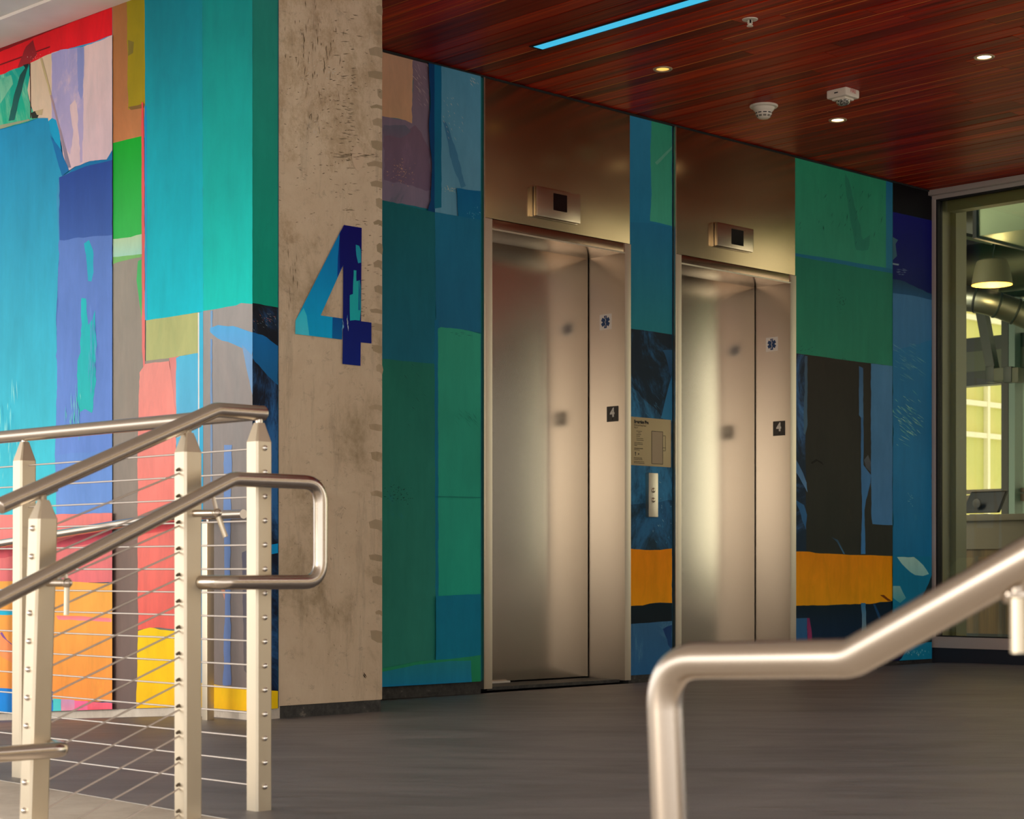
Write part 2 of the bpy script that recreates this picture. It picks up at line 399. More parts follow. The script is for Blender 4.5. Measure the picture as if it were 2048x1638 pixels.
# left panel
m = Mural(L, GL, xr=(-400, 224.4))
m.poly([(-400, 260), (0, 258), (60, 240), (95, 237), (112, 238), (122, 300), (138, 345), (118, 352), (113, 400), (118, 500), (112, 640), (115, 760), (110, 900), (115, 1031), (-400, 1032)], (0, 128, 188), (62, 196, 218), (96, 212, 226), .26)
m.poly([(-400, 220), (0, 92), (225, 5), (225, 70), (180, 86), (150, 94), (120, 103), (90, 112), (58, 130), (0, 153), (-400, 300)], (186, 4, 14), (232, 14, 34), (250, 60, 84), .14, amp=1.2)
m.poly([(-400, 190), (0, 92), (225, 5), (225, 14), (110, 58), (0, 104), (-400, 235)], (116, 2, 10))
m.poly([(0, 128), (100, 92), (100, 95), (0, 131)], (110, 8, 16), amp=.3)
m.poly([(52, 93), (66, 80), (74, 108), (56, 130), (34, 138)], (120, 10, 22), (150, 30, 40))
m.specks((55, 104, 104, 122), [(250, 200, 190), (240, 150, 140)], 22, (1, 4), 0, 80)
m.poly([(-400, 305), (0, 150), (58, 128), (60, 160), (56, 190), (62, 215), (76, 236), (30, 250), (0, 258), (-400, 330)], (0, 150, 140), (20, 178, 142), (128, 198, 160), .42, amp=1.5)
m.poly([(0, 158), (22, 150), (26, 168), (0, 208)], (96, 176, 146), (120, 190, 160), (10, 150, 130), .4)
m.poly([(60, 126), (105, 106), (103, 243), (97, 243), (96, 236), (76, 236), (66, 222), (58, 196), (55, 180), (60, 150)], (206, 184, 158), (214, 192, 170), amp=1.2)
m.poly([(50, 136), (58, 129), (54, 140), (38, 200), (29, 240), (17, 242), (28, 190), (40, 150)], (14, 62, 62), (24, 100, 96), (60, 130, 120), .3)
m.poly([(46, 130), (58, 127), (52, 138)], (20, 34, 36)); m.poly([(59.5, 126), (61, 126), (62.5, 236), (60.5, 236)], (70, 34, 30), amp=.2)
m.poly([(62, 226), (70, 222), (78, 228), (75, 236), (64, 237)], (40, 44, 38), amp=1.5); m.poly([(70, 222), (86, 218), (84, 230), (74, 230)], (186, 168, 130), amp=1.2)
m.poly([(0, 250), (34, 243), (58, 238), (60, 241), (0, 258)], (150, 160, 132), amp=1)
m.poly([(103, 106), (130, 98), (166, 94), (225, 70), (225, 302), (213, 319), (180, 322), (150, 333), (138, 341), (128, 318), (120, 275), (103, 240)], (212, 186, 186), (214, 188, 200), (190, 172, 204), .28, amp=1)
m.poly([(103, 107), (130, 98), (168, 95), (167, 200), (165, 324), (160, 326), (156, 230), (150, 200), (140, 210), (146, 270), (140, 310), (122, 280), (104, 236)], (152, 150, 200), (180, 166, 204), (206, 182, 200), .40, amp=1.6)
m.poly([(154, 96), (168, 94), (166, 190), (162, 200), (156, 180)], (128, 140, 196), (140, 144, 200))
m.poly([(80, 116), (84, 116), (103, 190), (100, 192)], (172, 156, 118), (196, 178, 132), amp=.4); m.poly([(100, 190), (103.5, 190), (142, 335), (133, 336), (118, 260)], (168, 140, 150), (130, 124, 150), (90, 80, 110), .2, amp=.5)
m.poly([(97, 242), (104, 236), (112, 240), (118, 262), (122, 300), (112, 290), (100, 262)], (0, 156, 206)); m.poly([(100, 270), (122, 300), (138, 341), (124, 352)], (10, 110, 176))
m.poly([(138, 345), (150, 335), (180, 323), (213, 319), (225, 300), (225, 326), (170, 338), (140, 350)], (0, 116, 178), amp=1)
m.poly([(118, 355), (140, 345), (170, 333), (225, 320), (225, 1029), (113, 1030), (110, 900), (116, 760), (112, 640), (119, 500)], (34, 72, 158), (104, 148, 222), (112, 146, 216), .24, amp=1.2)
m.poly([(118, 480), (225, 470), (225, 900), (113, 910), (114, 640)], (88, 124, 200), (96, 134, 212), (118, 150, 216), .28, amp=2)
m.poly([(168, 487), (178, 480), (186, 500), (187, 545), (183, 563), (176, 562), (173, 522)], (20, 176, 200), (40, 170, 205), amp=1.4)
m.poly([(163, 596), (172, 597), (176, 650), (184, 640), (190, 620), (192, 700), (191, 770), (184, 826), (170, 818), (160, 824), (154, 800), (155, 722), (161, 705)], (24, 182, 196), (30, 176, 182), (96, 140, 214), .12, amp=1.6)
m.specks((130, 770, 170, 880), [(80, 200, 196), (120, 214, 210)], 34, (10, 42), 90, 3, (.5, 1.4))
m.specks((0, 780, 40, 960), [(130, 220, 226), (150, 228, 230)], 26, (14, 60), 90, 4, (.6, 1.6))
m.specks((175, 600, 192, 800), [(110, 150, 214), (96, 130, 206)], 26, (14, 60), 90, 2, (.5, 1.2))
m.poly([(-400, 1031), (113, 1029), (225, 1026), (225, 1165), (-400, 1168)], (238, 132, 128), (212, 108, 116), (232, 150, 150), .2, amp=1)
m.poly([(-400, 1108), (0, 1098), (112, 1086), (170, 1064), (225, 1052), (225, 1082), (150, 1092), (0, 1116), (-400, 1125)], (186, 66, 88), (206, 90, 102), amp=1.6)  # darker red band, partly the far rail's shadow painted in
m.poly([(-400, 1165), (110, 1162), (225, 1167), (225, 1404), (110, 1400), (0, 1400), (-400, 1400)], (238, 164, 74), (230, 134, 60), (240, 176, 66), .34, amp=.8)
m.poly([(-400, 1219), (0, 1221), (50, 1222), (60, 1226), (50, 1230), (-400, 1231)], (10, 172, 214)); m.poly([(112, 1231), (160, 1232), (223, 1237), (223, 1244), (150, 1240), (116, 1239)], (228, 118, 110), (236, 130, 150), (250, 190, 190), .35)
m.poly([(0, 1266), (4, 1264), (14, 1280), (24, 1288), (23, 1290), (12, 1283), (2, 1270)], (124, 80, 150), amp=.3)
m.poly([(0, 1270), (24, 1290), (24, 1326), (0, 1312)], (226, 138, 92), (230, 140, 84))
m.poly([(-400, 1376), (0, 1376), (60, 1380), (106, 1383), (106, 1440), (-400, 1440)], (20, 120, 208), (0, 132, 212), amp=1.4)
m.poly([(106, 1397), (122, 1398), (122, 1440), (106, 1440)], (70, 188, 196), (80, 200, 204), (40, 150, 160), .3); m.poly([(122, 1398), (149, 1400), (149, 1440), (122, 1440)], (188, 140, 176), (216, 130, 160), (240, 190, 200), .4)
m.poly([(149, 1401), (176, 1402), (176, 1440), (149, 1440)], (226, 100, 150), (228, 104, 140)); m.poly([(175, 1403), (225, 1406), (225, 1440), (175, 1440)], (230, 96, 120), (222, 84, 104), (240, 140, 150), .35)
m.build('mural_panel', wl, L.s_(224.9), 4.9, 0, ZL, (60, 150, 200), zf=pb)
# middle and right panel of the left wall
m = Mural(L, GL, xr=(225.2, 505))
m.poly([(225, -60), (256, -60), (290, 200), (290, 275), (226, 288)], (140, 92, 48), (190, 124, 78), (206, 140, 84), .2)  # brown with its lit lower end painted into the gradient
m.poly([(253, -60), (290, -60), (293, 212), (280, 212), (256, 219)], (128, 116, 8), (160, 140, 14), (176, 164, 30), .3, amp=1)
m.poly([(256, 80), (268, 84), (266, 106), (256, 112)], (118, 104, 40)); m.poly([(256, 214), (292, 206), (292, 214), (262, 220)], (128, 96, 50), amp=1)
m.poly([(226, 286), (284, 272), (285, 472), (226, 482)], (0, 168, 40), (52, 182, 84), (30, 180, 70), .3, amp=.5)
m.poly([(226, 513), (286, 508), (284, 700), (290, 760), (278, 780), (276, 1000), (278, 1440), (220, 1440)], (150, 146, 138), (112, 98, 94), (160, 140, 138), .16, amp=.8)
m.poly([(226, 1080), (278, 1080), (276, 1440), (220, 1440)], (122, 104, 98), (96, 82, 80), (124, 108, 102), .2, amp=3)
m.poly([(226, 478), (262, 474), (284, 468), (294, 468), (293, 490), (288, 510), (262, 512), (226, 516)], (176, 206, 170), (160, 214, 200), (60, 150, 130), .3, amp=1)
m.poly([(226, 514), (284, 508), (284, 514), (245, 522), (226, 528)], (120, 186, 110)); m.poly([(276, 522), (284, 518), (284, 640), (278, 600), (273, 560)], (76, 186, 110))
m.poly([(289, -60), (404.5, -60), (406.5, 623), (292, 642)], (0, 112, 130), (0, 192, 216), (20, 176, 205), .12, amp=.3)  # darkens upward: shade under the soffit is in the colours
m.poly([(404.5, -60), (505, -60), (505, 608), (484, 607), (472, 612), (406.5, 624)], (0, 122, 124), (0, 194, 190), (30, 178, 205), .10, amp=.4)  # same soffit shade painted into the top colour
m.poly([(289, 212), (293, 212), (294, 640), (290, 640)], (0, 134, 196), (60, 170, 220), amp=.6)
m.poly([(283, 205), (286, 204), (288.5, 300), (290, 730), (287, 740), (284, 700), (283, 300)], (232, 64, 78), (244, 126, 124), amp=.4)
m.poly([(292, 641), (396, 625), (396, 706), (340, 716), (310, 722), (292, 724)], (176, 184, 126), (172, 180, 124), (200, 184, 100), .24, amp=.4)
m.poly([(290, 722), (340, 716), (340, 722), (292, 736)], (148, 140, 134)); m.poly([(338, 716), (357, 712), (355, 830), (352, 840), (345, 790)], (214, 132, 132), (200, 140, 140))
m.poly([(406, 622), (472, 611), (482, 606), (505, 608), (505, 1379), (450, 1372), (405, 1369)], (154, 152, 154), (112, 102, 100), (140, 150, 176), .2, amp=.5)
m.poly([(352, 716), (360, 712), (396, 706), (399, 1370), (352, 1380)], (82, 182, 224), (110, 134, 180), (120, 160, 200), .2)
m.poly([(279, 745), (290, 728), (338, 722), (344, 765), (352, 830), (351, 1258), (310, 1255), (276, 1260), (275, 900)], (240, 146, 140), (212, 92, 84), (238, 128, 124), .2, amp=1)
m.poly([(276, 1047), (351, 1040), (351, 1060), (276, 1070)], (196, 66, 80), (216, 90, 92), amp=1.5)  # red band carried on below the rail, partly its painted shadow
m.poly([(395.8, 625), (398.5, 625), (399.5, 1370), (397, 1370)], (236, 240, 248), (150, 180, 210), amp=.1); m.poly([(398.5, 625), (406.2, 623), (406, 1370), (399.5, 1370)], (62, 184, 226), (40, 140, 204), amp=.2)
m.poly([(420, 656), (436, 650), (466, 652), (505, 665), (505, 728), (492, 700), (466, 688), (434, 676), (420, 664)], (84, 168, 228), (100, 160, 220), (150, 168, 200), .2, amp=1.4)
m.poly([(484, 690), (505, 712), (505, 790), (494, 742)], (120, 160, 206)); m.poly([(421, 622), (425, 621), (425, 655), (421, 655)], (116, 160, 206)); m.poly([(421, 678), (424, 678), (425, 1000), (421, 1000)], (110, 152, 206), (120, 140, 170))
m.poly([(448, 890), (464, 890), (462, 1020), (460, 1120), (462, 1370), (446, 1372), (450, 1200), (447, 1000)], (112, 146, 204), (90, 110, 160), (120, 116, 120), .36, amp=1.2); m.poly([(440, 1172), (450, 1172), (449, 1200)], (186, 130, 110))
m.poly([(484, 1105), (496, 1100), (505, 1120), (505, 1360), (488, 1340)], (86, 86, 104), (90, 84, 84), (70, 90, 130), .2)
m.poly([(272, 1440), (276, 1262), (300, 1255), (330, 1260), (354, 1262), (354, 1360), (400, 1366), (450, 1372), (480, 1377), (505, 1378), (505, 1440)], (226, 190, 14), (224, 172, 10), (222, 164, 16), .2, amp=1)
m.build('mural_panel', wl, .0, L.s_(225.2), 0, ZL, (110, 110, 110), zf=pb)
plbox(L, 'trim_strip', .0, 4.9, .0, .012, -.25, -.24, M_curb, wl)
# return panel beside the column
R = Pl(corner, u)
wr = plbox(R, 'wall_return', .0, R.s_(556), -.12, -.004, -.02, ZL+.25, M_curb); tag(wr, 'narrow return wall between left wall and concrete column', kind='structure')
m = Mural(R, GR, xr=(505, 556))
m.poly([(505, -60), (556, -60), (556, 615), (540, 612), (505, 608)], (34, 116, 108), (0, 140, 118), (20, 112, 122), .25, amp=.4)
m.poly([(505, 606), (520, 608), (540, 612), (556, 615), (556, 1384), (505, 1380)], (22, 26, 34), (8, 18, 44), (38, 88, 140), .46, amp=1)
m.poly([(505, 664), (525, 670), (556, 692), (556, 770), (530, 745), (505, 716)], (14, 94, 156), (20, 84, 130), (20, 26, 40), .36, amp=1.6)
m.specks((508, 620, 554, 660), [(120, 130, 130), (190, 110, 80), (60, 90, 110)], 30, (2, 8), 35, 20)
m.poly([(538, 1089), (556, 1087), (556, 1106), (538, 1109)], (0, 130, 190)); m.poly([(505, 1380), (556, 1382), (556, 1440), (505, 1440)], (250, 170, 10), amp=.6)
m.build('mural_panel', wr, .0, R.s_(556), R.z_(530, 1418), ZL, (20, 60, 80))

# lift wall panels
wb = plbox(E, 'wall_back', -1.35, cs+.02, -1.6, -.30, -.05, 3.6, M_base); tag(wb, 'back wall around the two lifts, carrying painted panels', kind='structure')
def wall_piece(p0, p1, nm='wall_section'):
    return plbox(E, nm, E.s_(p0) if p0 > -999 else -1.3, E.s_(p1), -.30, -.001, -.02, 3.2, M_base, wb)
wall_piece(-1000, 962); wall_piece(1257.5, 1345); wall_piece(1588, 1866)
for a0, a1 in ((-1000, 962), (1257.5, 1345), (1588, 1864)):
    plbox(E, 'wall_base', E.s_(a0) if a0 > -999 else -1.3, E.s_(a1), -.0, .002, 0, .035, M_base, wb)
pz = E.z_(768, 1372.5)
m = Mural(E, GE, xr=(700, 961.5))
m.poly([(700, 80), (826, 117), (824, 247), (808, 240), (790, 236), (768, 234), (700, 225)], (170, 130, 104), (176, 136, 104), amp=.5)
m.poly([(700, 222), (768, 233), (810, 240), (824, 247), (826, 114), (858, 122), (861, 280), (866, 330), (862, 402), (866, 419), (768, 401), (700, 390)], (112, 92, 104), (110, 100, 118), (72, 84, 96), .40, amp=1.4)
m.poly([(768, 262), (800, 268), (830, 250), (860, 300), (862, 380), (768, 360)], (104, 82, 96), (98, 82, 102), (118, 92, 112), .42, amp=4)
m.poly([(768, 250), (810, 250), (822, 262), (800, 276), (768, 272)], (88, 88, 102), (100, 86, 102), (66, 92, 98), .42, amp=3)
m.specks((775, 318, 830, 372), [(190, 150, 120), (150, 110, 100)], 70, (1.5, 6), 20, 50, (.5, 1.5)); m.specks((826, 130, 858, 210), [(170, 150, 140), (140, 120, 128)], 36, (6, 16), 55, 12, (.5, 1.3))
m.poly([(857, 122), (870, 124), (870, 426), (855, 422), (862, 400), (864, 330), (858, 260), (861, 200)], (6, 50, 92), (6, 56, 100), amp=1)
m.poly([(869, 126), (883, 130), (883, 416), (869, 418)], (8, 84, 120), (12, 92, 116), amp=.3)
m.poly([(883, 128), (962, 150), (962, 384), (925, 378), (914, 376), (917, 432), (870, 425), (870, 417), (883, 415)], (70, 124, 150), (84, 134, 156), (110, 152, 166), .26, amp=.6)
m.poly([(885, 240), (892, 245), (912, 300), (932, 372), (922, 376), (905, 330)], (52, 102, 134), (60, 112, 140), amp=1.5)
m.specks((884, 196, 925, 280), [(160, 160, 150)], 26, (3, 9), 58, 8, (.5, 1)); m.specks((940, 155, 958, 172), [(170, 170, 160)], 9, (5, 12), 55, 6); m.specks((885, 372, 912, 384), [(180, 180, 140), (150, 160, 150)], 20, (2, 8), 20, 40)
m.poly([(913, 376), (940, 380), (962, 382), (962, 445), (917, 436), (915, 400)], (8, 88, 130), (10, 94, 132), (30, 110, 140), .2, amp=.8); m.specks((935, 415, 960, 440), [(60, 160, 170), (120, 180, 190)], 18, (1, 5), 60, 40)
m.poly([(700, 390), (768, 401), (870, 425), (872, 730), (768, 718), (700, 712)], (16, 86, 92), (18, 96, 118), (22, 92, 118), .28, amp=.5)
m.poly([(870, 424), (962, 440), (962, 665), (872, 655)], (22, 98, 128), (22, 92, 124), (20, 86, 110), .2, amp=.5)
m.poly([(700, 712), (768, 718), (872, 728), (873, 1345), (768, 1345), (700, 1345)], (26, 102, 88), (36, 116, 104), (22, 104, 122), .30, amp=.8)
m.poly([(869, 640), (877, 640), (877, 1200), (871, 1200)], (12, 94, 130), (12, 104, 132), amp=.6)
m.poly([(876, 657), (882, 654), (920, 658), (962, 668), (962, 1192), (877, 1194)], (42, 138, 114), (26, 144, 124), (30, 128, 116), .22, amp=.7)
m.specks((770, 970, 826, 1008), [(14, 50, 44), (20, 60, 50)], 46, (2, 6), -15, 40, (.6, 1.6)); m.specks((800, 730, 850, 850), [(14, 60, 54)], 8, (6, 16), 50, 8, (.5, 1)); m.specks((915, 820, 960, 860), [(20, 100, 90)], 18, (8, 22), 50, 5, (.4, .8))
m.specks((880, 658, 960, 676), [(14, 80, 84)], 8, (4, 14), 10, 8)
m.poly([(877, 992), (962, 994), (962, 996), (877, 994)], (22, 116, 104), amp=.2)
m.poly([(872, 1192), (962, 1188), (962, 1400), (872, 1400)], (6, 106, 136), (8, 112, 140), (14, 98, 124), .22, amp=.4)
m.poly([(700, 1350), (768, 1336), (840, 1322), (900, 1318), (962, 1310), (962, 1400), (700, 1400)], (30, 126, 92), (24, 122, 80))
m.poly([(700, 1352), (768, 1343), (830, 1330), (900, 1322), (942, 1321), (944, 1400), (700, 1400)], (26, 116, 132), (10, 112, 160), (20, 120, 140), .3, amp=.6)
m.build('mural_panel', wb, -1.2, E.s_(962), pz, CEIL-.012, (20, 100, 110))
m = Mural(E, GE, xr=(1259, 1344))
m.poly([(1259, 220), (1344, 246), (1344, 460), (1300, 450), (1259, 450)], (38, 112, 146), (26, 104, 138), (60, 124, 150), .2, amp=.3)
m.poly([(1303, 236), (1344, 248), (1344, 452), (1320, 446), (1300, 442), (1303, 380), (1301, 320)], (44, 130, 104), (58, 146, 120), (90, 150, 130), .18, amp=1)
m.poly([(1310, 325), (1344, 292), (1344, 298), (1314, 330)], (84, 146, 124)); m.poly([(1259, 444), (1300, 446), (1344, 455), (1344, 669), (1300, 664), (1259, 658)], (26, 98, 132), (30, 108, 118), (34, 112, 120), .3, amp=.4)
m.poly([(1259, 657), (1285, 660), (1344, 669), (1344, 1104), (1259, 1100)], (24, 34, 44), (26, 48, 62), (36, 88, 126), .46, amp=.8)
m.poly([(1259, 770), (1290, 800), (1320, 830), (1344, 840), (1344, 1000), (1259, 1010)], (30, 56, 76), (26, 50, 66), (44, 104, 142), .50, amp=3)
m.poly([(1322, 836), (1338, 770), (1344, 752), (1344, 842)], (34, 96, 140), (40, 104, 140), amp=.6); m.poly([(1325, 700), (1344, 700), (1344, 760), (1336, 730)], (34, 76, 108), (30, 60, 90), (90, 120, 140), .36, amp=2)
m.specks((1262, 780, 1344, 835), [(60, 110, 140), (50, 90, 120)], 16, (5, 20), 50, 6, (.4, .9)); m.specks((1300, 950, 1342, 1090), [(120, 160, 180), (50, 120, 160)], 34, (2, 7), 70, 30, (.5, 1.4))
m.poly([(1259, 1097), (1290, 1100), (1320, 1100), (1344, 1097), (1344, 1206), (1320, 1205), (1300, 1207), (1285, 1211), (1259, 1212)], (206, 120, 4), (220, 132, 8), (196, 104, 4), .16, amp=.9)
m.poly([(1259, 1212), (1285, 1211), (1300, 1207), (1344, 1206), (1344, 1246), (1259, 1250)], (10, 26, 34), (12, 22, 30), (20, 44, 60), .2, amp=.5)
m.poly([(1259, 1248), (1290, 1246), (1344, 1242), (1344, 1360), (1259, 1360)], (42, 84, 118), (34, 84, 126), (86, 132, 158), .40, amp=.4); m.poly([(1326, 1258), (1344, 1250), (1344, 1300), (1336, 1290)], (20, 50, 96), (24, 60, 100), amp=2)
m.build('mural_panel', wb, E.s_(1258.5), E.s_(1344), pz-.015, CEIL-.012, (20, 60, 80))
m = Mural(E, GE, xr=(1588.5, 1785))
m.poly([(1588, 300), (1773, 350), (1773, 537), (1588, 507)], (36, 124, 92), (42, 126, 100), (32, 108, 82), .30, amp=.5)
m.poly([(1772, 340), (1785, 350), (1785, 560), (1772, 545)], (24, 92, 128), (36, 110, 132), amp=.3); m.poly([(1588, 506), (1680, 520), (1773, 536), (1785, 538), (1785, 548), (1680, 532), (1588, 514)], (26, 98, 124), amp=.4)
m.poly([(1588, 512), (1680, 528), (1785, 547), (1785, 733), (1690, 721), (1588, 707)], (28, 106, 84), (34, 116, 90), (24, 98, 94), .28, amp=.5)
m.poly([(1688, 340), (1698, 360), (1712, 420), (1726, 480), (1740, 470), (1736, 500), (1712, 500), (1700, 440)], (34, 108, 84), (34, 112, 92), amp=2)
m.specks((1600, 340, 1765, 500), [(20, 78, 66), (18, 70, 60)], 34, (5, 18), 105, 22, (.5, 1.6)); m.specks((1672, 580, 1692, 626), [(12, 60, 48)], 22, (2, 6), 60, 60, (.5, 1.5)); m.specks((1592, 690, 1625, 706), [(14, 60, 60)], 8, (4, 9), -25, 15); m.specks((1672, 712, 1700, 722), [(20, 80, 66)], 6, (3, 8), 0, 50)
m.poly([(1588, 706), (1690, 720), (1785, 732), (1785, 1114), (1588, 1104)], (40, 36, 32), (38, 42, 38), (58, 54, 44), .30, amp=.4)
m.poly([(1588, 706), (1612, 710), (1611, 900), (1613, 1106), (1588, 1104)], (30, 38, 50), (22, 42, 60), (56, 100, 146), .46, amp=.7)
m.poly([(1610, 712), (1615, 712), (1615, 850), (1610, 870), (1607, 865)], (56, 76, 96), (60, 90, 110), (170, 150, 130), .30, amp=1); m.poly([(1590, 915), (1598, 930), (1613, 965), (1615, 985), (1604, 965), (1590, 940)], (60, 96, 132), (80, 120, 160), amp=1.2); m.poly([(1592, 1000), (1608, 1010), (1614, 1030), (1612, 1060), (1602, 1030)], (40, 88, 130), amp=1.5)
m.poly([(1742, 727), (1785, 732), (1785, 1050), (1745, 1048), (1743, 1036), (1742, 950)], (64, 112, 148), (58, 108, 152), (74, 118, 150), .3, amp=.7)
m.poly([(1718, 732), (1726, 736), (1727, 836), (1724, 838), (1718, 830)], (50, 84, 116), (66, 108, 146), (90, 120, 140), .25); m.poly([(1722, 835), (1727, 835), (1727, 930), (1742, 950), (1741, 965), (1732, 1000), (1729, 1020), (1731, 1108), (1722, 1108), (1724, 1020), (1722, 930)], (54, 96, 136), (52, 108, 156), (70, 110, 140), .25, amp=.5)
m.poly([(1728, 920), (1736, 910), (1742, 925), (1742, 945), (1732, 935)], (76, 80, 84), (60, 66, 72), (110, 110, 110), .3, amp=1.5); m.poly([(1663, 1074), (1676, 1080), (1690, 1108), (1687, 1108), (1674, 1084)], (34, 58, 76), (60, 100, 130), amp=.3)
m.poly([(1622, 925), (1632, 918), (1644, 924), (1647, 930), (1634, 922), (1624, 928)], (20, 18, 18), amp=.4)
m.poly([(1588, 1103), (1610, 1103), (1640, 1107), (1700, 1110), (1785, 1112), (1785, 1202), (1760, 1204), (1740, 1208), (1700, 1209), (1588, 1212)], (206, 124, 4), (216, 138, 14), (196, 108, 4), .20, amp=.9)
m.poly([(1588, 1212), (1700, 1209), (1740, 1208), (1785, 1203), (1785, 1340), (1588, 1340)], (12, 30, 40), (14, 42, 76), (20, 50, 80), .3, amp=.9)
m.poly([(1588, 1237), (1614, 1236), (1616, 1340), (1588, 1340)], (38, 82, 120), (30, 80, 130), (70, 110, 140), .3); m.poly([(1614, 1236), (1619, 1236), (1623, 1260), (1624, 1340), (1618, 1340)], (110, 40, 84), (150, 50, 90), (40, 30, 80), .4)
m.poly([(1722, 1206), (1731, 1206), (1732, 1235), (1736, 1340), (1722, 1340), (1724, 1240)], (30, 96, 136), (150, 166, 150), (60, 110, 130), .3); m.poly([(1746, 1208), (1750, 1208), (1762, 1236), (1758, 1240)], (20, 60, 96))
m.poly([(1760, 1190), (1768, 1190), (1784, 1202), (1776, 1202)], (100, 50, 10), amp=1)
m.build('mural_panel', wb, E.s_(1588), E.s_(1785), pz-.018, CEIL-.012, (30, 80, 80))
m = Mural(E, GE, xr=(1785.6, 1863.5))
m.poly([(1785, 345), (1864, 368), (1864, 441), (1785, 424)], (6, 6, 8), (8, 8, 14), amp=.3)
m.poly([(1785, 424), (1864, 441), (1864, 600), (1785, 586)], (8, 10, 96), (10, 24, 74), (18, 50, 104), .28, amp=.5)
m.poly([(1785, 558), (1800, 560), (1864, 588), (1864, 600), (1785, 588)], (24, 56, 80), (30, 76, 110), (110, 140, 150), .36, amp=1); m.poly([(1785, 474), (1796, 480), (1791, 488), (1794, 512), (1785, 520)], (52, 88, 100), amp=1); m.poly([(1785, 526), (1798, 528), (1797, 531), (1785, 529)], (110, 130, 140), amp=1); m.specks((1790, 536, 1818, 552), [(110, 130, 150)], 14, (3, 12), 10, 8)
m.poly([(1785, 586), (1830, 592), (1864, 600), (1864, 690), (1785, 705)], (56, 104, 142), (48, 106, 148), (70, 118, 150), .2, amp=.5)
m.poly([(1785, 702), (1830, 690), (1864, 680), (1864, 1116), (1785, 1112)], (34, 104, 146), (14, 102, 146), (70, 144, 156), .26, amp=2)
m.specks((1786, 690, 1850, 760), [(100, 156, 160), (80, 140, 156)], 44, (8, 26), 32, 8, (.4, 1.2)); m.specks((1786, 785, 1845, 890), [(130, 180, 160), (90, 160, 150)], 70, (5, 24), 38, 10, (.5, 1.5)); m.specks((1815, 985, 1832, 1012), [(110, 170, 170)], 10, (2, 6), 50, 40)
m.poly([(1785, 1110), (1864, 1114), (1864, 1340), (1785, 1340)], (8, 104, 140), (16, 114, 146), (80, 160, 170), .30, amp=.6)
m.poly([(1794, 1114), (1828, 1114), (1846, 1130), (1858, 1148), (1846, 1152), (1830, 1150), (1804, 1128)], (140, 180, 172), (120, 170, 170), (20, 110, 140), .20, amp=1.4)
m.poly([(1786, 1172), (1800, 1172), (1812, 1196), (1800, 1206), (1786, 1196)], (110, 160, 160), (60, 140, 150), (20, 110, 140), .34, amp=1.5); m.poly([(1864, 1150), (1864, 1240), (1838, 1240), (1842, 1200)], (18, 34, 40)); m.poly([(1815, 1275), (1864, 1262), (1864, 1284), (1830, 1290)], (10, 40, 44), amp=2)
m.poly([(1785, 1290), (1800, 1280), (1812, 1300), (1790, 1340), (1785, 1340)], (10, 16, 50)); m.specks((1800, 1300, 1862, 1312), [(150, 200, 200), (90, 180, 190)], 24, (2, 6), 80, 30)
m.build('mural_panel', wb, E.s_(1785.6), E.s_(1863.5), pz-.02, CEIL-.012, (20, 60, 90))

# ------------------------------------------------------------------ concrete column with painted 4
cl = CF.s_(555.5); cth = .55
colE = empty('concrete_column', CF.pt(cl/2, -.2, 0), 'square cast concrete column with a big painted blue 4', 'column')
o = plbox(CF, 'shaft', cl, 0, -cth, 0, .115, 4.2, M_conc, colE)
zb_ = CF.z_(765, 1399.5)
bevel(o, .006, 2)
plbox(CF, 'plinth', cl+.006, -.004, -cth+.01, -.006, -.02, .118, M_base, colE)
bpy.data.objects.remove(o); o = plbox(CF, 'shaft', cl, 0, -cth, 0, zb_, 4.2, M_conc, colE); bevel(o, .006, 2)
m = Mural(CF, 1.35, off=.0045)
def Q(x, y): return (540+x/4.311, 400+y/4.311)
m.poly([Q(220, 1040), Q(612, 262), Q(640, 240), Q(632, 560), Q(437, 995), Q(628, 1022), Q(622, 1203), Q(218, 1155)], (0, 108, 176), (0, 150, 200), (30, 140, 190), .2, amp=0)
m.poly([Q(218, 1155), Q(220, 1040), Q(290, 930), Q(318, 1000), Q(338, 1168)], (40, 176, 200), (60, 180, 204), amp=.2)
m.poly([Q(540, 1010), Q(628, 1022), Q(622, 1203), Q(536, 1192)], (0, 74, 140), (0, 90, 150), (10, 130, 180), .3, amp=.1)
m.poly([Q(603, 290), Q(606, 520), Q(632, 562), Q(580, 670), Q(585, 500)], (10, 40, 120), (10, 60, 140), amp=.1)
m.poly([Q(638, 215), Q(791, 240), Q(785, 1045), Q(875, 1057), Q(875, 1237), Q(783, 1227), Q(780, 1430), Q(625, 1413), Q(628, 1205), Q(632, 560), Q(602, 600), Q(600, 290)], (6, 4, 92), (6, 28, 110), (10, 40, 120), .2, amp=0)
m.poly([Q(740, 385), Q(768, 395), Q(783, 430), Q(785, 540), Q(760, 545), Q(745, 480)], (20, 140, 160), (30, 140, 170), amp=.4)
m.poly([Q(722, 605), Q(745, 608), Q(745, 700), Q(778, 690), Q(786, 900), Q(775, 1040), Q(735, 1035), Q(690, 1040), Q(688, 820), Q(715, 810)], (30, 156, 160), (20, 160, 165), (10, 60, 140), .22, amp=.5)
for x in (765, 775): m.poly([Q(x, 690), Q(x+4, 690), Q(x+3, 950), Q(x-3, 950)], (10, 50, 130), amp=.3)
m.specks((690, 628, 699, 660), [(200, 220, 230), (60, 140, 190)], 10, (6, 14), 90, 3, (.6, 1.2)); m.specks((684, 640, 688, 664), [(120, 180, 210)], 8, (5, 12), 90, 3)
vs_, fs_ = m.vs, m.fs
o = mk('painted_numeral', vs_, fs_, M_mural, colE)
for an, cc in (('Col', m.c1), ('Col2', m.c2)):
    at = o.data.color_attributes.new(an, 'FLOAT_COLOR', 'POINT'); at.data.foreach_set('color', [x for c in cc for x in c])
tag(o, 'large figure 4 painted in navy, blue and teal')
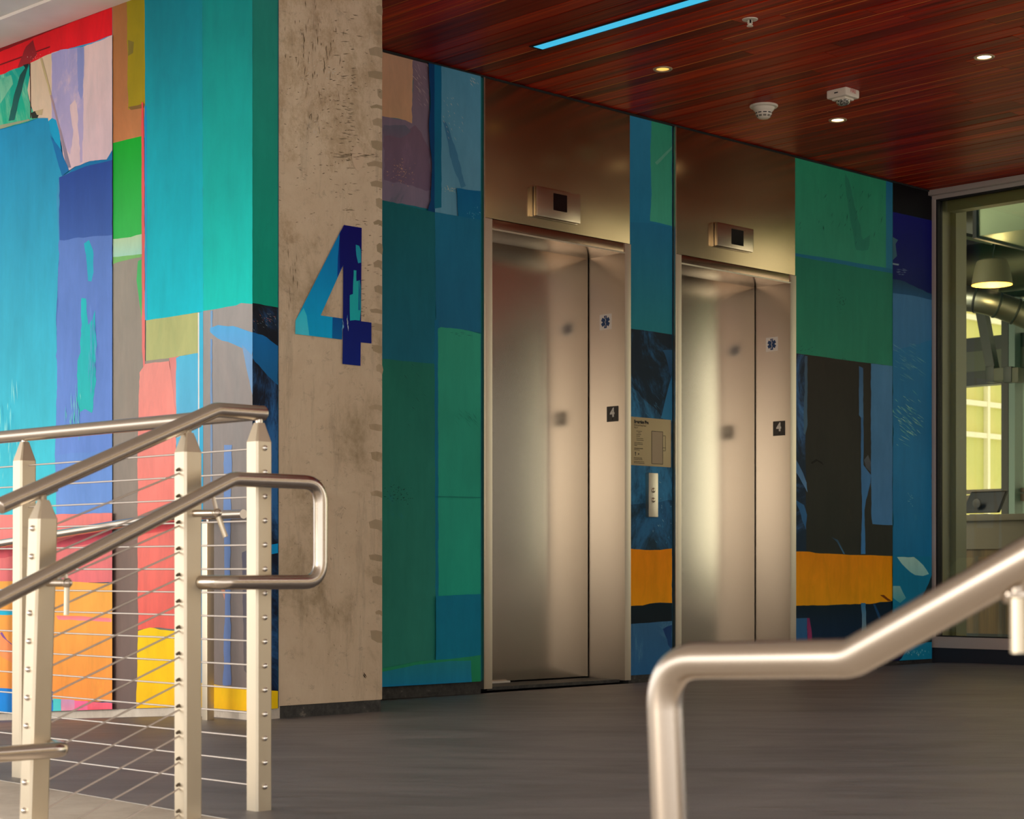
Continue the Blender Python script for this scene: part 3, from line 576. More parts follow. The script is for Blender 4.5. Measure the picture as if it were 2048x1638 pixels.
def marks(specs, name, rgb):
    mm = Mural(CF, .9, off=.0006, step=.000004)
    for sp4 in specs: mm.specks(*sp4)
    oo = mk(name, mm.vs, mm.fs, M_mural, colE)
    for an, cc in (('Col', mm.c1), ('Col2', mm.c2)):
        at = oo.data.color_attributes.new(an, 'FLOAT_COLOR', 'POINT'); at.data.foreach_set('color', [x for c in cc for x in c])
D1, D2, D3 = (132, 116, 92), (144, 126, 102), (116, 102, 82)
random.seed(21)
sp_l = [((672, 0, 720, 420), [D1, D2], 90, (4, 16), 4, 10, (1, 2.6)), ((560, 60, 760, 450), [D1, D2, D3], 150, (2, 9), 5, 30, (.8, 2)), ((570, 0, 690, 260), [D1, D2], 60, (6, 22), 92, 8, (.8, 2.2)),
        ((690, 440, 762, 700), [D1, D2], 50, (3, 12), 4, 14, (1, 2.4)), ((640, 306, 762, 318), [D3], 20, (8, 22), 3, 4, (.8, 2)), ((560, 900, 760, 1380), [D2], 40, (2, 8), 60, 50, (.8, 1.6)),
        ((575, 480, 600, 620), [D2], 12, (10, 30), 90, 3, (.8, 1.5)), ((728, 1348, 732, 1354), [(50, 40, 30)], 2, (10, 14), 60, 5, (2, 3))]
marks(sp_l, 'form_marks', None)
mm = Mural(CF, 1.0, off=.0004, step=.000004); yy = 10
while yy < 1300:
    h_ = random.uniform(9, 26); w_ = random.uniform(10, 32); sk_ = random.uniform(0, 6); cc_ = random.choice([(168, 149, 122), (174, 155, 128), (162, 144, 116)])
    mm.poly([(765-w_, yy+sk_), (765-w_*.5, yy), (764.5, yy+3), (764.5, yy+h_), (765-w_*.4, yy+h_-sk_), (765-w_*.9, yy+h_*.7)], cc_, cc_, (196, 174, 146), .36, amp=2.6)
    yy += h_+random.uniform(8, 34)*(1 if yy < 700 else 2.2)
oo = mk('joint_stains', mm.vs, mm.fs, M_mural, colE)
for an, cc in (('Col', mm.c1), ('Col2', mm.c2)):
    at = oo.data.color_attributes.new(an, 'FLOAT_COLOR', 'POINT'); at.data.foreach_set('color', [x for c in cc for x in c])
marks([((600, 120, 690, 160), [(226, 214, 196)], 26, (2, 7), 25, 50, (.8, 2)), ((620, 240, 645, 280), [(220, 206, 186)], 12, (3, 10), 80, 30, (.8, 2)), ((606, 430, 640, 450), [(220, 206, 186)], 10, (2, 6), 20, 50, (.8, 2))], 'pale_chips', None)
# round filled tie-hole patch on the column
M_patch = mat('smooth_patch_mortar', (206, 182, 154), .8)
pp = CF.w(716, 316, .0012); vs, fs = [], []
for k in range(28):
    t = 2*math.pi*k/28; r_ = .030*(1+.05*math.sin(3*t)); q = CF.w(716, 316, .002); vs.append(Vector((q.x, q.y, q.z))+Vector((CF.d.x, CF.d.y, 0))*r_*math.cos(t)+Vector((0, 0, 1))*r_*1.55*math.sin(t))
mk('repair_patch', vs, [tuple(range(28))], M_patch, colE)

# ------------------------------------------------------------------ ceilings
ce = empty('ceiling', E.pt(1, 2, CEIL), 'dark red cherry board ceiling over the landing', None); del ce['label']
bpy.data.objects.remove(ce)
A0, A1, Q0, Q1 = -1.75, cs+.0, .0, 6.2
cpts = [E.pt(-1.75, -.3, CEIL+.02), E.pt(cs+.3, -.3, CEIL+.02), E.pt(cs+.3, 0, CEIL+.02)+Vector((-v.x, -v.y, 0))*6.4, E.pt(-1.75, 0, CEIL+.02)+Vector((-v.x, -v.y, 0))*6.4]
ceil = mk('ceiling', *box8(cpts+[p+Vector((0, 0, .5)) for p in cpts]), M_gap); fixn(ceil.data); tag(ceil, 'cherry wood board ceiling over the landing', kind='structure')
pitch = .0962; nrow = int((A1-A0)/pitch)
U3, V3 = Vector((u.x, u.y, 0)), Vector((-v.x, -v.y, 0))
def board(a, l0, l1, tilt):
    """board with chamfered long edges, its face down"""
    h0 = -tilt; h1 = tilt; wv = pitch-.0016; ch = random.choice([.0012, .0012, .0016, .0024])
    prof = [(0, .018), (0, ch+h0), (ch, h0), (wv-ch, h1), (wv, ch+h1), (wv, .018)]
    vs = []
    for l_ in (l0, l1):
        for x, z in prof: vs.append(E.pt(a+x, 0, CEIL+z)+V3*l_)
    fs = [(i, i+1, i+7, i+6) for i in range(5)]+[(5, 0, 6, 11), (0, 5, 4, 3, 2, 1), (6, 7, 8, 9, 10, 11)]
    o = mk('ceiling_board', vs, fs, None, ceil, mats=[M_wood, M_litedge], fm=[0, 1 if random.random() < .4 else 0, 0, 0, 0, 0, 0, 0]); fixn(o.data)
for i in range(nrow):
    a = A0+i*pitch; s0 = random.uniform(1.0, 2.2)
    cuts = [Q0, s0, s0+random.uniform(1.6, 2.4), Q1+.1]
    for l0, l1 in zip(cuts, cuts[1:]): board(a, l0+.0008, l1-.0008, random.choice([0, 0, .0004, .0008, -.0006, .0012]))
# pale soffit left
sp = [L.pt(-9, .0, ZL), L.pt(6, .0, ZL), L.pt(6, 8.0, ZL), L.pt(-9, 8.0, ZL)]
so_ = mk('ceiling', *box8(sp+[p+Vector((0, 0, .4)) for p in sp]), M_soffit); fixn(so_.data); tag(so_, 'smooth pale soffit above the left wall', kind='structure')
# shallow step in the soffit next to the wall
plbox(L, 'trim_soffit', .02, 5, .0, .22, ZL-.012, ZL, M_soffit, so_)
plbox(E, 'painted_shadow_gap', -1.2, cs, .0, .012, CEIL-.012, CEIL-.002, M_gap, wb)  # black strip painting the shade of the gap under the ceiling

# ------------------------------------------------------------------ text helper
def text(name, body, size, org, right, up, mt, parent, align='LEFT', squash=1.0, thick=.0004, bold=0.0):
    c = bpy.data.curves.new('txt', 'FONT'); c.body = body; c.size = size; c.align_x = align; c.offset = bold
    o = bpy.data.objects.new('txt', c); COL.objects.link(o); dg = bpy.context.evaluated_depsgraph_get()
    me = bpy.data.meshes.new_from_object(o.evaluated_get(dg)); vs = [x.co.copy() for x in me.vertices]; fs = [tuple(p.vertices) for p in me.polygons]
    bpy.data.objects.remove(o); bpy.data.curves.remove(c)
    nn = Vector(right).cross(Vector(up)); P3 = [Vector(org)+Vector(right)*x.x*squash+Vector(up)*x.y+nn*thick for x in vs]
    return mk(name, P3, fs, mt, parent)
UP = Vector((0, 0, 1))
def v3(a): return Vector((a.x, a.y, 0))

# ------------------------------------------------------------------ lifts
M_sticker = mat('white_sticker', (240, 232, 222), .6); M_blue = mat('medical_blue', (24, 62, 110), .5); M_plate = mat('dark_bronze_plate', (40, 34, 26), .5); M_num = mat('pale_numeral', (226, 222, 210), .5)
def lift(pL, pR, pO0, pO1, pyH, pyO, label, ind, scr, star, plate, revpx):
    a0, a1, b0, b1 = E.s_(pL), E.s_(pR), E.s_(pO0), E.s_(pO1)
    zh, zo = E.z_(pL+3, pyH), E.z_(pO0, pyO)
    th = empty('elevator_entrance', E.pt((a0+a1)/2, 0, 0), label, 'elevator')
    J = Pl(E.pt(b1, 0, 0), v, flip=-u)           # jamb reveal; a grows into the wall
    dep = J.s_(revpx)
    plbox(E, 'header_panel', a0+.004, a1-.002, -.05, .010, zh+.003, CEIL-.012, M_header, th, .002)
    plbox(E, 'jamb', a0+.008, b0, -dep, .016, 0, zh, M_jamb, th, .0015)
    plbox(E, 'jamb', b1, a1-.001, -dep, .016, 0, zh, M_jamb, th, .0015)
    plbox(E, 'edge_trim', a0, a0+.008, -.05, .020, 0, CEIL-.012, M_satin, th, .0015)
    plbox(E, 'lintel', b0, b1, -dep, .012, zo, zh, M_lintel, th, .0015)
    plbox(E, 'lintel_lip', b0, b1, .012, .016, zo-.003, zo+.004, M_satin, th)
    plbox(E, 'door_leaf', b0-.02, b1-.006, -dep-.04, -dep, .012, zo+.02, M_door, th, .0015)
    plbox(E, 'sill', b0, b1, -dep-.05, -.02, -.01, .005, M_base, th)
    plbox(E, 'door_guide', b0+.22, b0+.34, -dep, -dep+.018, .005, .014, M_cable, th)
    plbox(E, 'shaft_backing', a0, a1, -.42, -.30, 0, CEIL, M_gap, th)
    # hall indicator
    x0, y0, x1, y1 = ind; of = .045; i0, i1 = E.s_(x0, of), E.s_(x1, of); z1, z0 = E.z_(x0, y0, of), E.z_(x0, y1, of)
    plbox(E, 'indicator_backplate', i0-.002, i1+.002, .010, .020, z0-.001, z1+.001, M_ind, th, .003)
    bx = plbox(E, 'indicator', i0, i1, .022, of, z0, z1, M_ind, th, .010)
    x0, y0, x1, y1 = scr; j0, j1 = E.s_(x0, of), E.s_(x1, of)
    plbox(E, 'screen', j0, j1, of-.004, of+.001, E.z_(x0, y1, of), E.z_(x0, y0, of), M_black, bx)
    # reveal signs
    x0, y0, x1, y1 = star; r0, r1 = J.s_(x0, .001), J.s_(x1, .001); zt, zb = J.z_(x0, y0, .001), J.z_(x0, y1, .001)
    sk = plbox(J, 'medical_sticker', r0, r1, 0, .0015, zb, zt, M_sticker, th); tag(sk, 'white sticker with blue six-pointed medical star')
    cx, cz, R_ = (r0+r1)/2, (zt+zb)/2, (zt-zb)*.40; vs, fs = [], []
    for an in (90, 30, 150):
        t = math.radians(an); dx, dz = math.cos(t), math.sin(t)
        for (p, q) in ((-1, -1), (1, -1), (1, 1), (-1, 1)):
            x = dx*p*R_*.95-dz*q*R_*.30; z = dz*p*R_+dx*q*R_*.30; vs.append(J.pt(cx+x*.62 if abs(r1-r0) < (zt-zb)*.8 else cx+x, .0022+.0002*(an == 90), cz+z))
        k = len(vs)-4; fs.append((k, k+1, k+2, k+3))
    mk('star_emblem', vs, fs, M_blue, sk)
    vs = []; n_ = 14
    for k in range(n_+1):
        z = -R_*.8+1.7*R_*k/n_; x = .10*R_*math.sin(k*1.25)
        vs += [J.pt(cx+x-.05*R_, .0030, cz+z), J.pt(cx+x+.05*R_, .0030, cz+z)]
    mk('star_staff', vs, [(2*k, 2*k+1, 2*k+3, 2*k+2) for k in range(n_)], M_sticker, sk)
    x0, y0, x1, y1 = plate; r0, r1 = J.s_(x0, .003), J.s_(x1, .003); zt, zb = J.z_(x0, y0, .003), J.z_(x0, y1, .003)
    fpn = plbox(J, 'floor_plate', r0, r1, 0, .003, zb, zt, M_plate, th); tag(fpn, 'dark square plate with a white 4')
    h = zt-zb; q = J.pt((r0+r1)/2, .0034, zb+h*.33)
    text('floor_numeral', '4', h*.78, q, v3(E.n), UP, M_num, fpn, 'CENTER', .95, .0004, .003)
    lathe('braille_dot', [(.004, 0), (.003, .002), (0, .0025)], J.pt((r0+r1)/2, .003, zb+h*.16), M_ink, fpn, 10, (-u.x, -u.y, 0))
    return th
lift(962, 1257.5, 980, 1245, 436, 459, 'left elevator beside the green panel, with dark brown header panel', (1073, 370, 1162, 431), (1107, 386, 1134, 420), (1199.5, 630, 1223, 661), (1213.5, 813.5, 1236, 844), 1178)
lift(1345, 1588, 1358.5, 1576, 508.5, 527.5, 'right elevator between evacuation sign and green panel, with golden header panel', (1435, 443, 1508, 491), (1463, 457, 1487, 488), (1532, 676, 1555.5, 704), (1546, 843, 1569.5, 872), 1511)

# evacuation sign
of = .006; e0, e1 = E.s_(1262, of), E.s_(1342, of); ez1, ez0 = E.z_(1262, 833, of), E.z_(1262, 930, of)
M_sign = mat('bronze_sign_face', (176, 158, 118), .45, .3)
es = empty('evacuation_sign', E.pt((e0+e1)/2, .004, ez0), 'bronze evacuation plan sign on the blue panel between the elevators', 'sign')
plbox(E, 'sign_plate', e0, e1, .0045, of, ez0, ez1, M_sign, es, .0008)
sw, sh = e1-e0, ez1-ez0
def sp_(x, y, o=.0005): return E.pt(e0+x*sw, of+o, ez1-y*sh)   # x,y in 0..1 from top left
U3n = v3(E.d)
text('sign_title', 'Evacuation Plan', sh*.088, sp_(.075, .125), U3n, UP, M_ink, es, squash=.80, bold=.0015)
text('sign_lettering', '40 Edmund Camp Tower', sh*.052, sp_(.075, .185), U3n, UP, M_ink, es, squash=.70)
text('sign_lettering', 'Floor 4', sh*.05, sp_(.075, .235), U3n, UP, M_ink, es, squash=.75)
vs, fs = [], []
def bar(x0, y0, x1, y1):
    k = len(vs); vs.extend([sp_(x0, y1), sp_(x1, y1), sp_(x1, y0), sp_(x0, y0)]); fs.append((k, k+1, k+2, k+3))
random.seed(3)
for y, x0, x1 in ((.29, .13, .27), (.325, .17, .24), (.36, .13, .25), (.395, .13, .22), (.44, .13, .30), (.475, .13, .31), (.53, .08, .28), (.56, .08, .29), (.59, .08, .15), (.645, .08, .29), (.68, .08, .21), (.845, .07, .27), (.875, .07, .28), (.92, .07, .32), (.95, .07, .33)):
    x = x0
    while x < x1:
        d = random.uniform(.010, .030); bar(x, y-.006, min(x+d, x1), y+.006+(.004 if y == .645 else 0)); x += d+.006
bar(.10, .72, .115, .80); bar(.09, .735, .125, .75); bar(.17, .75, .20, .775)
mk('sign_fine_print', vs, fs, M_ink, es)
vs, fs = [], []; t = .005
def line(x0, y0, x1, y1):
    if abs(x1-x0) > abs(y1-y0): bar(min(x0, x1), y0-t, max(x0, x1), y0+t)
    else: bar(x0-t, min(y0, y1), x0+t, max(y0, y1))
pl_ = [(.51, .265), (.79, .265), (.79, .345), (.855, .345), (.855, .66), (.79, .66), (.79, .945), (.51, .945), (.51, .265)]
for a, b in zip(pl_, pl_[1:]): line(*a, *b)
line(.79, .345, .79, .66); line(.79, .60, .855, .60)
mk('floor_plan_drawing', vs, fs, M_ink, es)
vs, fs = [], []; bar(.515, .27, .785, .94); mk('floor_plan_fill', [p-v3(E.n)*.0003 for p in vs], fs, mat('plan_fill', (160, 142, 112), .5), es)

# call button station
of = .028; b0, b1 = E.s_(1298.5, of), E.s_(1316.5, of); z1, z0 = E.z_(1300, 945.5, of), E.z_(1300, 1034, of)
cb = empty('call_station', E.pt((b0+b1)/2, .004, z0), 'brass-toned call button plate under the evacuation sign', 'call button')
plbox(E, 'housing', b0-.003, b1, .004, of, z0, z1, M_satin, cb, .004)
for py in (980.5, 1000):
    c = E.w(1306.5, py, of); lathe('button', [(.0155, -.001), (.0155, .002), (.0125, .002), (.0120, -.0005), (.0115, .004), (.010, .005), (0, .0052)], c, None, cb, 24, (E.n.x, E.n.y, 0), mats=[M_satin, M_gap], fm=[0, 0, 1, 1, 0, 0])

# ------------------------------------------------------------------ window wall
zw0, zw1 = W.z_(1876, 1271), W.z_(1876, 401); zf0 = W.z_(1867, 1295); zf1 = W.z_(1866, 383)
WL = 6.6
wi = empty('window_1', W.pt(WL/2, 0, 0), 'large bronze framed glazed wall right of the lifts', None, None)
wi['kind'] = 'structure'
a_in = W.s_(1876)
plbox(W, 'window_base', -.02, WL, -.10, .0, -.02, zf0, mat('navy_base_paint', (34, 38, 48), .6), wi, .003)
plbox(W, 'window_frame', 0, WL, -.06, .010, zf0, zw0-.006, M_frame, wi, .002)
plbox(W, 'window_frame', 0, WL, -.06, .010, zw1+.006, CEIL, M_frame, wi, .002)
plbox(W, 'window_frame', 0, a_in-.012, -.06, .012, zw0-.01, zw1+.01, M_frame, wi, .002)
plbox(W, 'window_frame', WL-.06, WL, -.06, .012, zw0, zw1, M_frame, wi, .002)
plbox(W, 'window_gasket', a_in-.012, a_in, -.05, .004, zw0-.006, zw1+.006, M_gasket, wi)
plbox(W, 'window_gasket', a_in-.012, WL, -.05, .004, zw0-.006, zw0, M_gasket, wi)
plbox(W, 'window_gasket', a_in-.012, WL, -.05, .004, zw1, zw1+.006, M_gasket, wi)
for k in (2.2, 4.4): plbox(W, 'window_mullion', k-.03, k+.03, -.08, .01, zw0, zw1, M_frame, wi, .002)
for x0, x1 in ((a_in, 2.17), (2.23, 4.37), (4.43, WL-.06)): plbox(W, 'window_pane', x0, x1, -.032, -.026, zw0, zw1, M_glass, wi)
plbox(W, 'ceiling_trim', 0, WL, .010, .05, CEIL-.035, CEIL-.003, M_frame, wi, .002)

# room behind the glass -------------------------------------------------------
WB = Pl(W.pt(0, 0, 0), wd); ud = -WB.n     # ud points into the room
def rb(name, a0, a1, d0, d1, z0, z1, mt, parent=None, bv=0): return plbox(W, name, a0, a1, -d1, -d0, z0, z1, mt, parent, bv)
M_intc = mat('dark_green_interior_ceiling', (36, 44, 34), .7); M_intf = mat('interior_floor', (90, 84, 72), .6); M_dark = mat('dark_steelwork', (34, 42, 40), .5); M_galv = steel('galvanised_duct', (.42, .46, .38), .30, .5, (1, 1, 1), 0, 12)
M_teal = mat('pale_teal_window_frame', (110, 140, 132), .5)
o = rb('floor', -9, WL, .1, 6.5, -.15, 0.02, M_intf); tag(o, 'floor of the room behind the glass', kind='structure')
o = rb('ceiling', -9, WL, .1, 6.6, 3.75, 3.95, M_intc); tag(o, 'dark ceiling of the room behind the glass', kind='structure')
o = rb('wall_side', -9.2, -9, .0, 6.6, 0, 3.9, M_intc); tag(o, 'side wall of the room behind the glass', kind='structure')
# lining post just inside the glass (the two pale bands)
wx = W.s_(1895.5, -.22); wx2 = W.s_(1912, -.22)
lp = rb('trim_1', W.s_(1877, -.10)-.12, wx2, .22, .34, .02, 3.7, M_intframe); tag(lp, 'pale lining post inside the glass', kind='structure')
lq = rb('trim_2', -.12, W.s_(1876, -.07)-.004, .065, .36, .02, 3.0, mat('olive_lining', (150, 146, 116), .5)); tag(lq, 'dark olive lining beside the post', kind='structure')
o = rb('trim_3', wx2, WL, .12, .20, zw1-.05, zw1+.10, M_intframe); tag(o, 'pale head lining above the glass', kind='structure')
# back window wall, BD into the room
BD = 5.2
def yb(px, py, d=BD): return W.z_(px, py, -d)
bw = empty('window_2', W.pt(-2, -BD, 0), 'far window wall', None); bw['kind'] = 'structure'; del bw['label']
def hb(nm, y0, y1, mt, dd=.1, px=1980): return rb(nm, -9, 4, BD, BD+dd, yb(px, y1), yb(px, y0), mt, bw)
hb('window_head', 470, 600, M_dark); hb('window_transom', 672, 700, M_dark, .16); hb('window_transom', 700, 740, mat('grey_green_beam', (92, 100, 84), .6), .3); hb('window_transom', 740, 768, M_dark, .16)
M_sillb = mat('grey_brown_sill', (104, 96, 82), .5); hb('window_sill', 978, 986, M_sillb, .12); hb('window_sill', 989, 1004, M_sillb, .08)
rb('window_wall_base', -9, 4, BD, BD+.1, 0, yb(1980, 1075), M_sillb, bw)
for px0, px1, mt, d2 in ((2014, 2028, M_dark, .12), (2029, 2041, M_teal, .08)):
    rb('window_mullion', W.s_(px0, -BD), W.s_(px1, -BD), BD-.1, BD+d2, 0, yb(2000, 600), mt, bw)
for k in (-6.5, -4.6, 2.0): rb('window_mullion', k, k+.1, BD-.05, BD+.1, 0, 3.6, M_teal, bw)
# window pane behind
rb('window_pane', -9, 4, BD+.04, BD+.046, 0, 3.4, M_glass, bw)
# counter and screen
CD = 2.0
M_cnt = mat('grey_counter', (120, 112, 92), .5); M_cntf = mat('walnut_counter_front', (104, 84, 50), .55)
n = noise(M_cntf, 14, 6, .6, (1, 1, .06)); r = ramp(M_cntf, n.outputs['Fac'], [(.3, L3((62, 54, 34))), (.7, L3((130, 104, 62)))]); M_cntf.node_tree.links.new(r.outputs[0], B(M_cntf).inputs['Base Color'])
zc = W.z_(1980, 1029, -CD)
cn = empty('reception_counter', W.pt(-.6, -CD-.4, 0), 'grey and brown reception counter behind the glass', 'counter')
c0 = W.s_(1914, -CD)
rb('counter_top', c0, 2.2, CD-.04, CD+.7, zc-.045, zc, M_cnt, cn, .004); rb('counter_panel', c0+.01, 2.2, CD, CD+.6, W.z_(1980, 1098, -CD), zc-.045, M_cnt, cn)
rb('counter_front', c0+.03, 2.2, CD+.02, CD+.6, .02, W.z_(1980, 1098, -CD), M_cntf, cn); rb('kick_board', c0-.02, 2.2, CD+.01, CD+.02, .02, .10, M_dark, cn)
md = CD+.2; ms0, ms1 = W.s_(1922, -md), W.s_(1995, -md)
mo = empty('computer_monitor', W.pt((ms0+ms1)/2, -md, zc), 'black computer monitor seen from behind on the counter', 'monitor')
zt = W.z_(1960, 982, -md); vs = []
for d in (0, .04):
    tl = .07
    vs += [W.pt(ms0+(.0), -md-d, zc+.02), W.pt(ms1, -md-d, zc+.02), W.pt(ms1+.03, -md-d-tl, zt), W.pt(ms0+.04, -md-d-tl, zt)]
o = mk('screen_back', vs, [(0, 1, 2, 3), (7, 6, 5, 4), (0, 4, 5, 1), (1, 5, 6, 2), (2, 6, 7, 3), (3, 7, 4, 0)], mat('black_monitor_shell', (30, 32, 34), .4), mo); bevel(o, .012, 3)
rb('monitor_foot', (ms0+ms1)/2-.07, (ms0+ms1)/2+.07, md-.02, md+.16, zc, zc+.012, M_black, mo, .003)
q = W.pt((ms0+ms1)/2-.01, -md+.012, (zc+zt)/2); lathe('hinge_boss', [(.035, 0), (.034, .008), (.025, .010), (.0, .011)], q, mat('grey_boss', (74, 74, 74), .5), mo, 24, (W.n.x, W.n.y, 0))
# pendant lamp
pd = 2.6; pc = P(1985, 575, 1); 
def atd(px, py, d):   # point at depth d behind the glass plane
    return W.w(px, py, -d)
pt_ = atd(1984, 570, pd); rr_ = 40/F*pt_.y
pn = empty('pendant_lamp', (pt_.x, pt_.y, pt_.z), 'grey-green dome pendant lamp glowing yellow underneath, behind the glass', 'lamp')
hgt = 50/F*pt_.y; M_shade = mat('sage_lamp_shade', (132, 130, 100), .6); M_glow = mat('glowing_shade_lining', (255, 190, 70), .5, emit=(1.0, .55, .12), es=1.3)
lathe('lamp_shade', [(rr_, 0), (rr_*.97, hgt*.25), (rr_*.84, hgt*.72), (rr_*.74, hgt*.95), (rr_*.62, hgt), (0, hgt*1.01)], pt_, M_shade, pn, 40)
lathe('shade_lining', [(rr_*.985, .001), (rr_*.95, hgt*.25), (rr_*.8, hgt*.7), (0, hgt*.9)], pt_, M_glow, pn, 40)
tube('lamp_cord', [pt_+Vector((0, 0, hgt)), pt_+Vector((.03, .02, hgt+.14)), pt_+Vector((.03, .02, 3.74-pt_.z))], .004, M_dark, pn, 8)
pl2 = bpy.data.lights.new('pendant_bulb', 'POINT'); pl2.energy = 14; pl2.color = (1, .72, .36); pl2.shadow_soft_size = .05
po = bpy.data.objects.new('pendant_bulb', pl2); link(po, pn); po.location = (0, 0, -.02)
# ducts
def duct(name, pts, r, mt, label, ribs=0.0, parent=None):
    th = empty(name, pts[0], label, 'duct'); f = fillet(pts, .5, 10); tube('duct_body', f, r, mt, th, 28)
    if ribs:
        L_ = 0; acc = 0
        for a, b in zip(f, f[1:]):
            d = (b-a); n_ = d.normalized(); pos = ribs-acc
            while pos < d.length:
                c = a+n_*pos; lathe('duct_seam', [(r, -.010), (r+.007, -.006), (r+.007, .006), (r, .010)], c, M_dark, th, 24, n_); pos += ribs
            acc = (acc+d.length) % ribs
    return th
wd3, ud3 = v3(wd), v3(ud)
d0 = 3.2
duct('spiral_duct', [atd(1850, 590, d0), atd(1965, 600, d0), atd(2030, 622, d0+.2), atd(2120, 660, d0+.4)], 26/F*14.2, M_galv, 'pale green spiral duct curving below the pendant lamp', .16)
duct('round_duct', [atd(1800, 560, 4.4), atd(1985, 535, 4.2), atd(2200, 505, 4.0)], .22, steel('dark_duct', (.20, .20, .13), .3, .45), 'large dark round duct behind the pendant lamp', .0)
rd = empty('rectangular_duct', atd(1990, 430, 2.2), 'square edged metal duct hung just under the far room ceiling', 'duct')
M_rd = steel('green_sheet_duct', (.30, .38, .24), .35, .5)
rb('duct_body', W.s_(1938, -1.5), 3.5, 1.6, 2.4, W.z_(1960, 472, -1.6), W.z_(1960, 408, -1.6), M_rd, rd, .006)
rb('duct_flange', W.s_(1938, -1.5)-.02, W.s_(1938, -1.5)+.01, 1.58, 2.42, W.z_(1960, 476, -1.6), W.z_(1960, 404, -1.6), M_dark, rd)
hg = empty('strut_channel', atd(1950, 480, 1.4), 'thin metal strut channel hanging under the square duct', 'bracket'); 
tube('channel', [atd(1905, 466, 1.9), atd(1985, 484, 1.9)], .022, M_rd, hg, 4); tube('hanger_rod', [atd(1979, 484, 1.9), atd(1979, 380, 1.9)], .005, M_dark, hg, 6)
br = empty('diagonal_brace', atd(1968, 640, 4.6), 'dark diagonal steel brace in front of the far windows', 'brace')
o = tube('brace_bar', [atd(1962, 610, 4.6), atd(1988, 752, 4.6)], .06, M_dark, br, 4)
ct = empty('steel_bracket_cluster', atd(2005, 750, 4.4), 'grey steel connection cluster at the foot of the brace', 'bracket')
random.seed(5); M_bracket = mat('grey_bracket_paint', (84, 88, 74), .6)
for px, w_, h_ in ((1985, 12, 16), (2003, 14, 13), (2020, 12, 16), (2036, 9, 15)):
    c = atd(px, 748+random.uniform(-3, 3), 4.4); k = c.y/F; obox('connector', (c.x, c.y), Vector(wd), Vector(ud), w_*k*.8, .05, c.z-h_*k, c.z+h_*k, M_dark if px in (1985, 2020) else M_bracket, ct, .01)
# neighbouring wing outside
FY = 25.0
FB = Pl((FY*.24, FY), u)
M_fac = mat('yellow_green_facade_panel', (226, 218, 160), .6)
n = noise(M_fac, .5, 4, .6, (1, 1, .6)); r = ramp(M_fac, n.outputs['Fac'], [(.35, L3((196, 202, 126))), (.65, L3((222, 210, 140)))]); M_fac.node_tree.links.new(r.outputs[0], B(M_fac).inputs['Base Color'])
M_mul = mat('white_facade_mullion', (248, 240, 226), .5); M_seam = mat('facade_seam', (130, 132, 84), .6)
fa = empty('neighbour_building', FB.pt(0, 0, -.5), 'yellow-green building with white window grid seen through the glass', 'building')
sA = FB.s_(1972)
plbox(FB, 'facade_wall', -16, 14, -4, -.06, -.6, 16, M_seam, fa)
zs = [-.6, FB.z_(1972, 1060), FB.z_(1972, 872), FB.z_(1972, 809), FB.z_(1972, 745), FB.z_(1972, 640), FB.z_(1972, 560), 11, 13.5, 16]
pw = FB.s_(1972+37)-sA
for i in range(-8, 9):
    for j in range(len(zs)-1): plbox(FB, 'facade_panel', sA+i*pw*1.0+.015, sA+(i+1)*pw-.015, -.06, -.02, zs[j]+.01, zs[j+1]-.01, M_fac, fa)
for i in range(-3, 5): plbox(FB, 'facade_mullion', sA+i*pw*2-.03, sA+i*pw*2+.03, -.06, .05, -.6, 16, M_mul, fa)
for z in zs[1:-1]: plbox(FB, 'facade_transom', -8, 14, -.06, .04, z-.035, z+.035, M_mul, fa)

XB = Pl((17.0, -4.0), (0.25, 1.0), flip=(-1, .25))  # unseen building, added to be reflected and to block light from the right
M_tan = mat('tan_render_wall', (150, 130, 100), .8); M_win = mat('dark_window_glass', (50, 56, 54), .1)
yb_ = empty('added_building', XB.pt(0, 0, -.6), 'unseen tan building added on the right for reflections', 'building')
plbox(XB, 'building_wall', -9, 9, -4, 0, -.6, 9, M_tan, yb_)
for i in range(-4, 5):
    for z in (.8, 3.8, 6.6): plbox(XB, 'building_window', i*1.9-.6, i*1.9+.6, 0, .03, z, z+1.6, M_win, yb_)

# ------------------------------------------------------------------ railings
r1 = .0172
XU, XV = u, vl
def post(c, hw, zb, zsh, zct, parent, tilt=0.0, tip=.40, nuts=(), nface=None, rod=0.0, rtop=None, du=None, dv=None):
    """square post with tapered top; c = 2D centre at the top"""
    c = Vector(c[:2]); A, Bv = du or u, dv or Vector((-u.y, u.x)); vs = []
    def ringz(z, h):
        k = (zsh-z)*tilt; cc = c+Vector((-1, 0))*k
        ch = h*.20; m_ = h-ch; o_ = []
        for a_, b_ in ((-h, -m_), (-m_, -h), (m_, -h), (h, -m_), (h, m_), (m_, h), (-m_, h), (-h, m_)):
            q = cc+A*a_+Bv*b_; o_.append(Vector((q.x, q.y, z)))
        return o_
    R1, R2, R3 = ringz(zb, hw), ringz(zsh, hw), ringz(zct, hw*tip)
    vs = R1+R2+R3; fs = []
    for b_ in (0, 8):
        for k in range(8): fs.append((b_+k, b_+(k+1) % 8, b_+8+(k+1) % 8, b_+8+k))
    fs += [tuple(range(7, -1, -1)), tuple(range(16, 24))]
    po_ = mk('post', vs, fs, M_post, parent)
    fixn(po_.data)
    if rtop: tube('post_pin', [Vector((c.x, c.y, zct-.005)), Vector((c.x, c.y, rtop))], .0085, M_rail, po_, 14)
    if nuts:
        for z in nuts:
            k = (zsh-z)*tilt; q = c+Vector((-1, 0))*k+nface*hw
            lathe('cable_nut', [(.0065, 0), (.0065, .002), (.0052, .0045), (.0025, .0062), (0, .0066)], (q.x, q.y, z), M_nut, po_, 12, (nface.x, nface.y, 0))
    return po_
